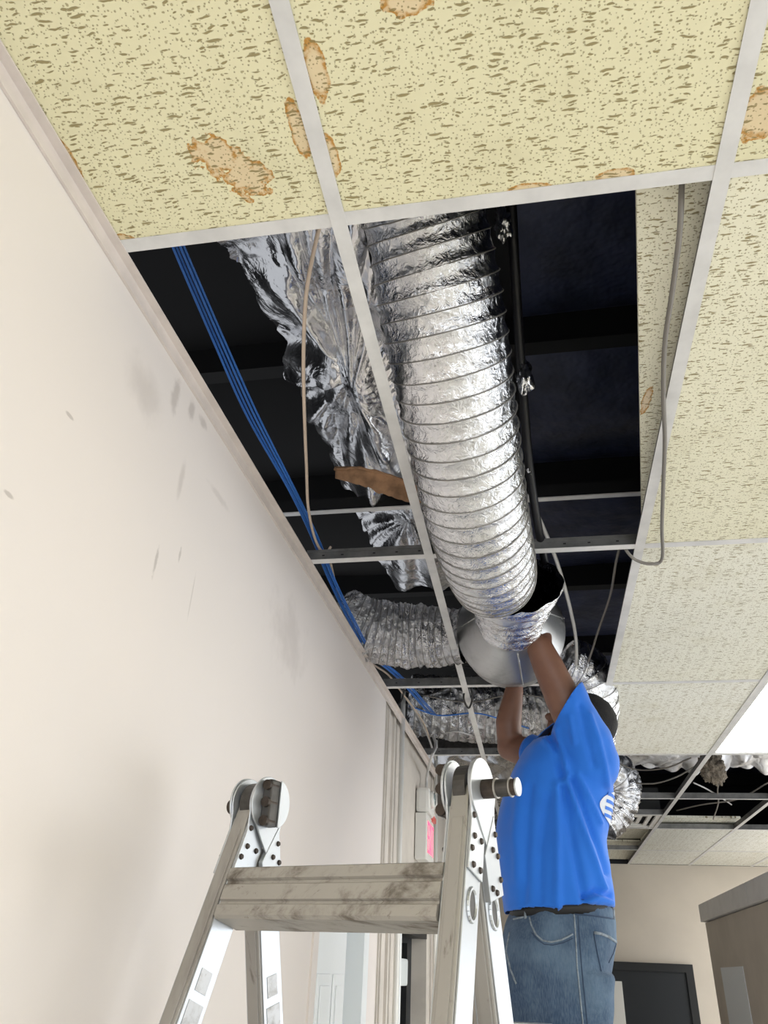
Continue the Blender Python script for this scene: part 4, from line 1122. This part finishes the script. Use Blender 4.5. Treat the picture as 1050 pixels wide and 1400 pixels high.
def fold_shirt(me):
    me.update(); nv = len(me.vertices)
    co = np.empty(nv * 3); me.vertices.foreach_get('co', co); co = co.reshape(-1, 3)
    no = np.array([v.normal[:] for v in me.vertices])
    disp = np.zeros(nv); near = np.clip((1.98 - co[:, 1]) / .06, 0, 1)
    for pl, a_, w_ in fw:
        best = np.full(nv, 9.0)
        for p, q in zip(pl[:-1], pl[1:]):
            p2 = np.array([p.x, p.z]); d2 = np.array([q.x - p.x, q.z - p.z]); X = co[:, [0, 2]] - p2
            t = np.clip((X @ d2) / (d2 @ d2), 0, 1); best = np.minimum(best, np.linalg.norm(X - t[:, None] * d2, axis=1))
        disp += 1.5 * a_ * np.exp(-(best / w_) ** 2) * near
    for i in range(nv):
        disp[i] += .0035 * mnoise.noise(Vector(co[i]) * 11) + .002 * mnoise.noise(Vector(co[i]) * 23)
    co2 = co + no * disp[:, None]
    me.vertices.foreach_set('co', co2.ravel()); me.update()
    # open the hem and the sleeve ends
    bm = bmesh.new(); bm.from_mesh(me); kill = []
    hA, hB = ony(757, 994, 1.76), ony(793, 941, 1.76); hd = (hB - hA).normalized(); hn = Vector((hd.z, 0, -hd.x))
    if hn.x > 0: hn = -hn
    reg = [f for f in bm.faces if f.calc_center_median().z > hA.z - .012 and f.calc_center_median().y < 1.875]
    gs = list({v for f in reg for v in f.verts}) + list({e for f in reg for e in f.edges}) + reg
    bmesh.ops.bisect_plane(bm, geom=gs, plane_co=hA, plane_no=hn, clear_outer=True)
    for f in bm.faces:
        c_ = f.calc_center_median(); n_ = f.normal
        for (e_, ax_, r_) in ((slF + axF * .012, axF, .074),):
            dd = c_ - e_
            if abs(dd.dot(ax_)) < .014 and n_.dot(ax_) > .75 and (dd - ax_ * dd.dot(ax_)).length < r_: kill.append(f); break
        else:
            if n_.z < -.75 and c_.z < rings[0][0].z + .010: kill.append(f)
    bmesh.ops.delete(bm, geom=kill, context='FACES'); bm.to_mesh(me); bm.free()
shirt = remesh('t_shirt', sh, .0075, M['shirt'], person, 5, fold_shirt); shirt['label'] = 'bright blue short sleeved cotton t-shirt'
md = shirt.modifiers.new('th', 'SOLIDIFY'); md.thickness = .003; md.offset = -1
# --- jeans
je = bmesh.new()
jr = [sil(y, xl, xr, dp, PY, pw, dl) for (y, xl, xr, dp, pw, dl) in
      [(1243, 700, 838, .168, 2.4, -2), (1262, 692, 841, .178, 2.4, -1), (1290, 684, 843, .186, 2.5, 0), (1315, 682, 838, .19, 2.5, 0), (1345, 684, 834, .19, 2.5, 0), (1370, 687, 834, .185, 2.5, 0)]]
loft(je, jr[::-1], 44)
lN = [ony(770, 1330, 1.855), ony(768, 1400, 1.855), Vector((kneN.x, kneN.y, 1.50)), Vector((ankN.x, ankN.y, 1.12))]
lF = [ony(738, 1330, 2.05), ony(735, 1400, 2.05), Vector((kneF.x, kneF.y, 1.50)), Vector((ankF.x, ankF.y, 1.12))]
def legrings(cs, hw): return [(c_, (a_, 0, 0), (0, b2, 0), 2.3) for c_, (a_, b2) in zip(cs, hw)]
loft(je, legrings(lN[::-1], [(.062, .060), (.085, .075), (.140, .088), (.150, .095)]), 32)
loft(je, legrings(lF[::-1], [(.062, .060), (.085, .075), (.110, .092), (.125, .095)]), 32)
def jean_fn(me):
    for v in me.vertices:
        p = v.co; v.co = p + v.normal * (.004 * mnoise.noise(p * 14) + .003 * mnoise.noise(Vector((p.x * 30, p.y * 30, p.z * 12))))
jeans = remesh('jeans', je, .0075, M['denim'], person, 3, jean_fn); jeans['label'] = 'faded blue denim jeans'
bpy.context.view_layer.update()
bvh = BVHTree.FromPolygons([v.co.copy() for v in jeans.data.vertices], [tuple(p.vertices) for p in jeans.data.polygons])
def onjeans(x, y, off=.001):
    d = ray(x, y).normalized(); hit = bvh.ray_cast(CAM, d)
    if hit[0] is None:
        hit = bvh.find_nearest(ony(x, y, PY - .1))
    return hit[0] + hit[1] * off
def seam(name, pxs, r_, mat, off=.0005):
    pts = []
    for (x0, y0), (x1, y1) in zip(pxs[:-1], pxs[1:]):
        k = max(2, int(math.hypot(x1 - x0, y1 - y0) / 4))
        pts += [onjeans(x0 + (x1 - x0) * i / k, y0 + (y1 - y0) * i / k, off) for i in range(k)]
    pts.append(onjeans(*pxs[-1], off)); return tube(name, pts, r_, M[mat], jeans, 6, 0)
seam('pocket_seam', [(724, 1254), (727, 1266), (733, 1278), (742, 1286), (754, 1288), (768, 1285), (778, 1280), (783, 1277)], .0026, 'stitch')
seam('pocket_seam', [(727, 1275), (734, 1284), (744, 1291), (756, 1292), (770, 1289), (783, 1283)], .0014, 'darkdenim')
seam('side_seam', [(785, 1250), (787, 1280), (789, 1320), (793, 1360), (797, 1400)], .0022, 'stitch')
seam('side_seam', [(790, 1250), (792, 1280), (795, 1320), (799, 1360), (803, 1400)], .0016, 'darkdenim')
seam('back_pocket', [(812, 1275), (822, 1277), (832, 1281), (842, 1288)], .0040, 'stitch', .001)
seam('back_pocket', [(812, 1277), (816, 1300), (822, 1328)], .0020, 'darkdenim')
seam('back_pocket', [(842, 1290), (838, 1304), (832, 1316)], .0020, 'darkdenim')
seam('fly_seam', [(697, 1275), (692, 1300), (698, 1325), (706, 1345)], .003, 'stitch')
seam('waistband', [(702, 1257), (716, 1254)], .003, 'stitch'); seam('waistband', [(785, 1250), (810, 1252), (838, 1256)], .0022, 'darkdenim')
for x in (718, 838): seam('belt_loop', [(x, 1243), (x + 1, 1256)], .0045, 'stitch')
# --- belt line under the hem
be = bmesh.new()
loft(be, [sil(1257, 696, 838, .176, PY, 2.4, -3), sil(1238, 697, 838, .174, PY, 2.4, -3)], 44)
o = frombm('belt', be, M['belt'], person, True)
# --- hair, eyes, shoes
ha = bmesh.new(); bm_ball(ha, hp(.018, 0, .026), (.103, .085, .100), hr, 32)
kill = []
for f in ha.faces:
    q = hr.transposed() @ (f.calc_center_median() - headc)
    if q.x < -.055 + .25 * max(0, -q.z) or (q.x < .0 and q.z < .035) or q.z < -.075: kill.append(f)
bmesh.ops.delete(ha, geom=kill, context='FACES')
for v in ha.verts: v.co += (v.co - headc).normalized() * .003 * mnoise.noise(v.co * 60)
hair = frombm('hair', ha, M['hair'], person, True); hair['label'] = 'short black hair'
md = hair.modifiers.new('s', 'SOLIDIFY'); md.thickness = .01
for s in (-1, 1):
    bm = bmesh.new(); bm_ball(bm, hp(-.082, s * .031, .014), .0115, None, 14); frombm('eye', bm, M['white'], person, True)
    bm = bmesh.new(); bm_ball(bm, hp(-.0905, s * .031, .014), .0055, None, 10); frombm('iris', bm, M['blackcable'], person, True)
for an in (ankN, ankF):
    bm = bmesh.new()
    limb(bm, [Vector((an.x + .05, an.y, PZ + .045)), Vector((an.x - .08, an.y, PZ + .042)), Vector((an.x - .19, an.y, PZ + .035))], [.042, .045, .033], 16)
    limb(bm, [Vector((an.x, an.y, PZ + .05)), Vector((an.x, an.y, PZ + .12))], [.045, .048], 16)
    bmesh.ops.bisect_plane(bm, geom=bm.verts[:] + bm.edges[:] + bm.faces[:], plane_co=(0, 0, PZ + .001), plane_no=(0, 0, -1), clear_outer=True)
    frombm('shoe', bm, M['shoe'], person, True)
# --- print on the back of the shirt
sb = BVHTree.FromPolygons([v.co.copy() for v in shirt.data.vertices], [tuple(p.vertices) for p in shirt.data.polygons])
def onback(y, z, off=.0018):
    h_ = sb.ray_cast(Vector((1.5, y, z)), Vector((-1, 0, 0)))
    return (h_[0] + Vector((off, 0, 0))) if h_[0] is not None else None
zc = ony(836, 1110, PY).z
def patch(name, y0, y1, z0, z1, mat, off, ell=True, n=16):
    vs = []; fs = []
    for i in range(n + 1):
        for k in range(n + 1):
            y = y0 + (y1 - y0) * i / n; z = z0 + (z1 - z0) * k / n
            if ell:
                u = 2 * i / n - 1; v = 2 * k / n - 1
                uu = u * math.sqrt(1 - v * v / 2); vv = v * math.sqrt(1 - u * u / 2)
                y = (y0 + y1) / 2 + uu * (y1 - y0) / 2; z = (z0 + z1) / 2 + vv * (z1 - z0) / 2
            p = onback(y, z, off)
            if p is None: p = Vector((.5, y, z))
            vs.append(p)
    for i in range(n):
        for k in range(n): q = i * (n + 1) + k; fs.append((q, q + n + 1, q + n + 2, q + 1))
    return pyd(name, vs, fs, M[mat], shirt, True)
patch('back_print', 1.80, 2.10, zc - .055, zc + .055, 'print', .003)
for k in range(4):
    z = zc + .034 - k * .021
    patch('print_stroke', 1.825, 2.075, z - .0055, z + .0045, 'shirt', .0045, False, 10)
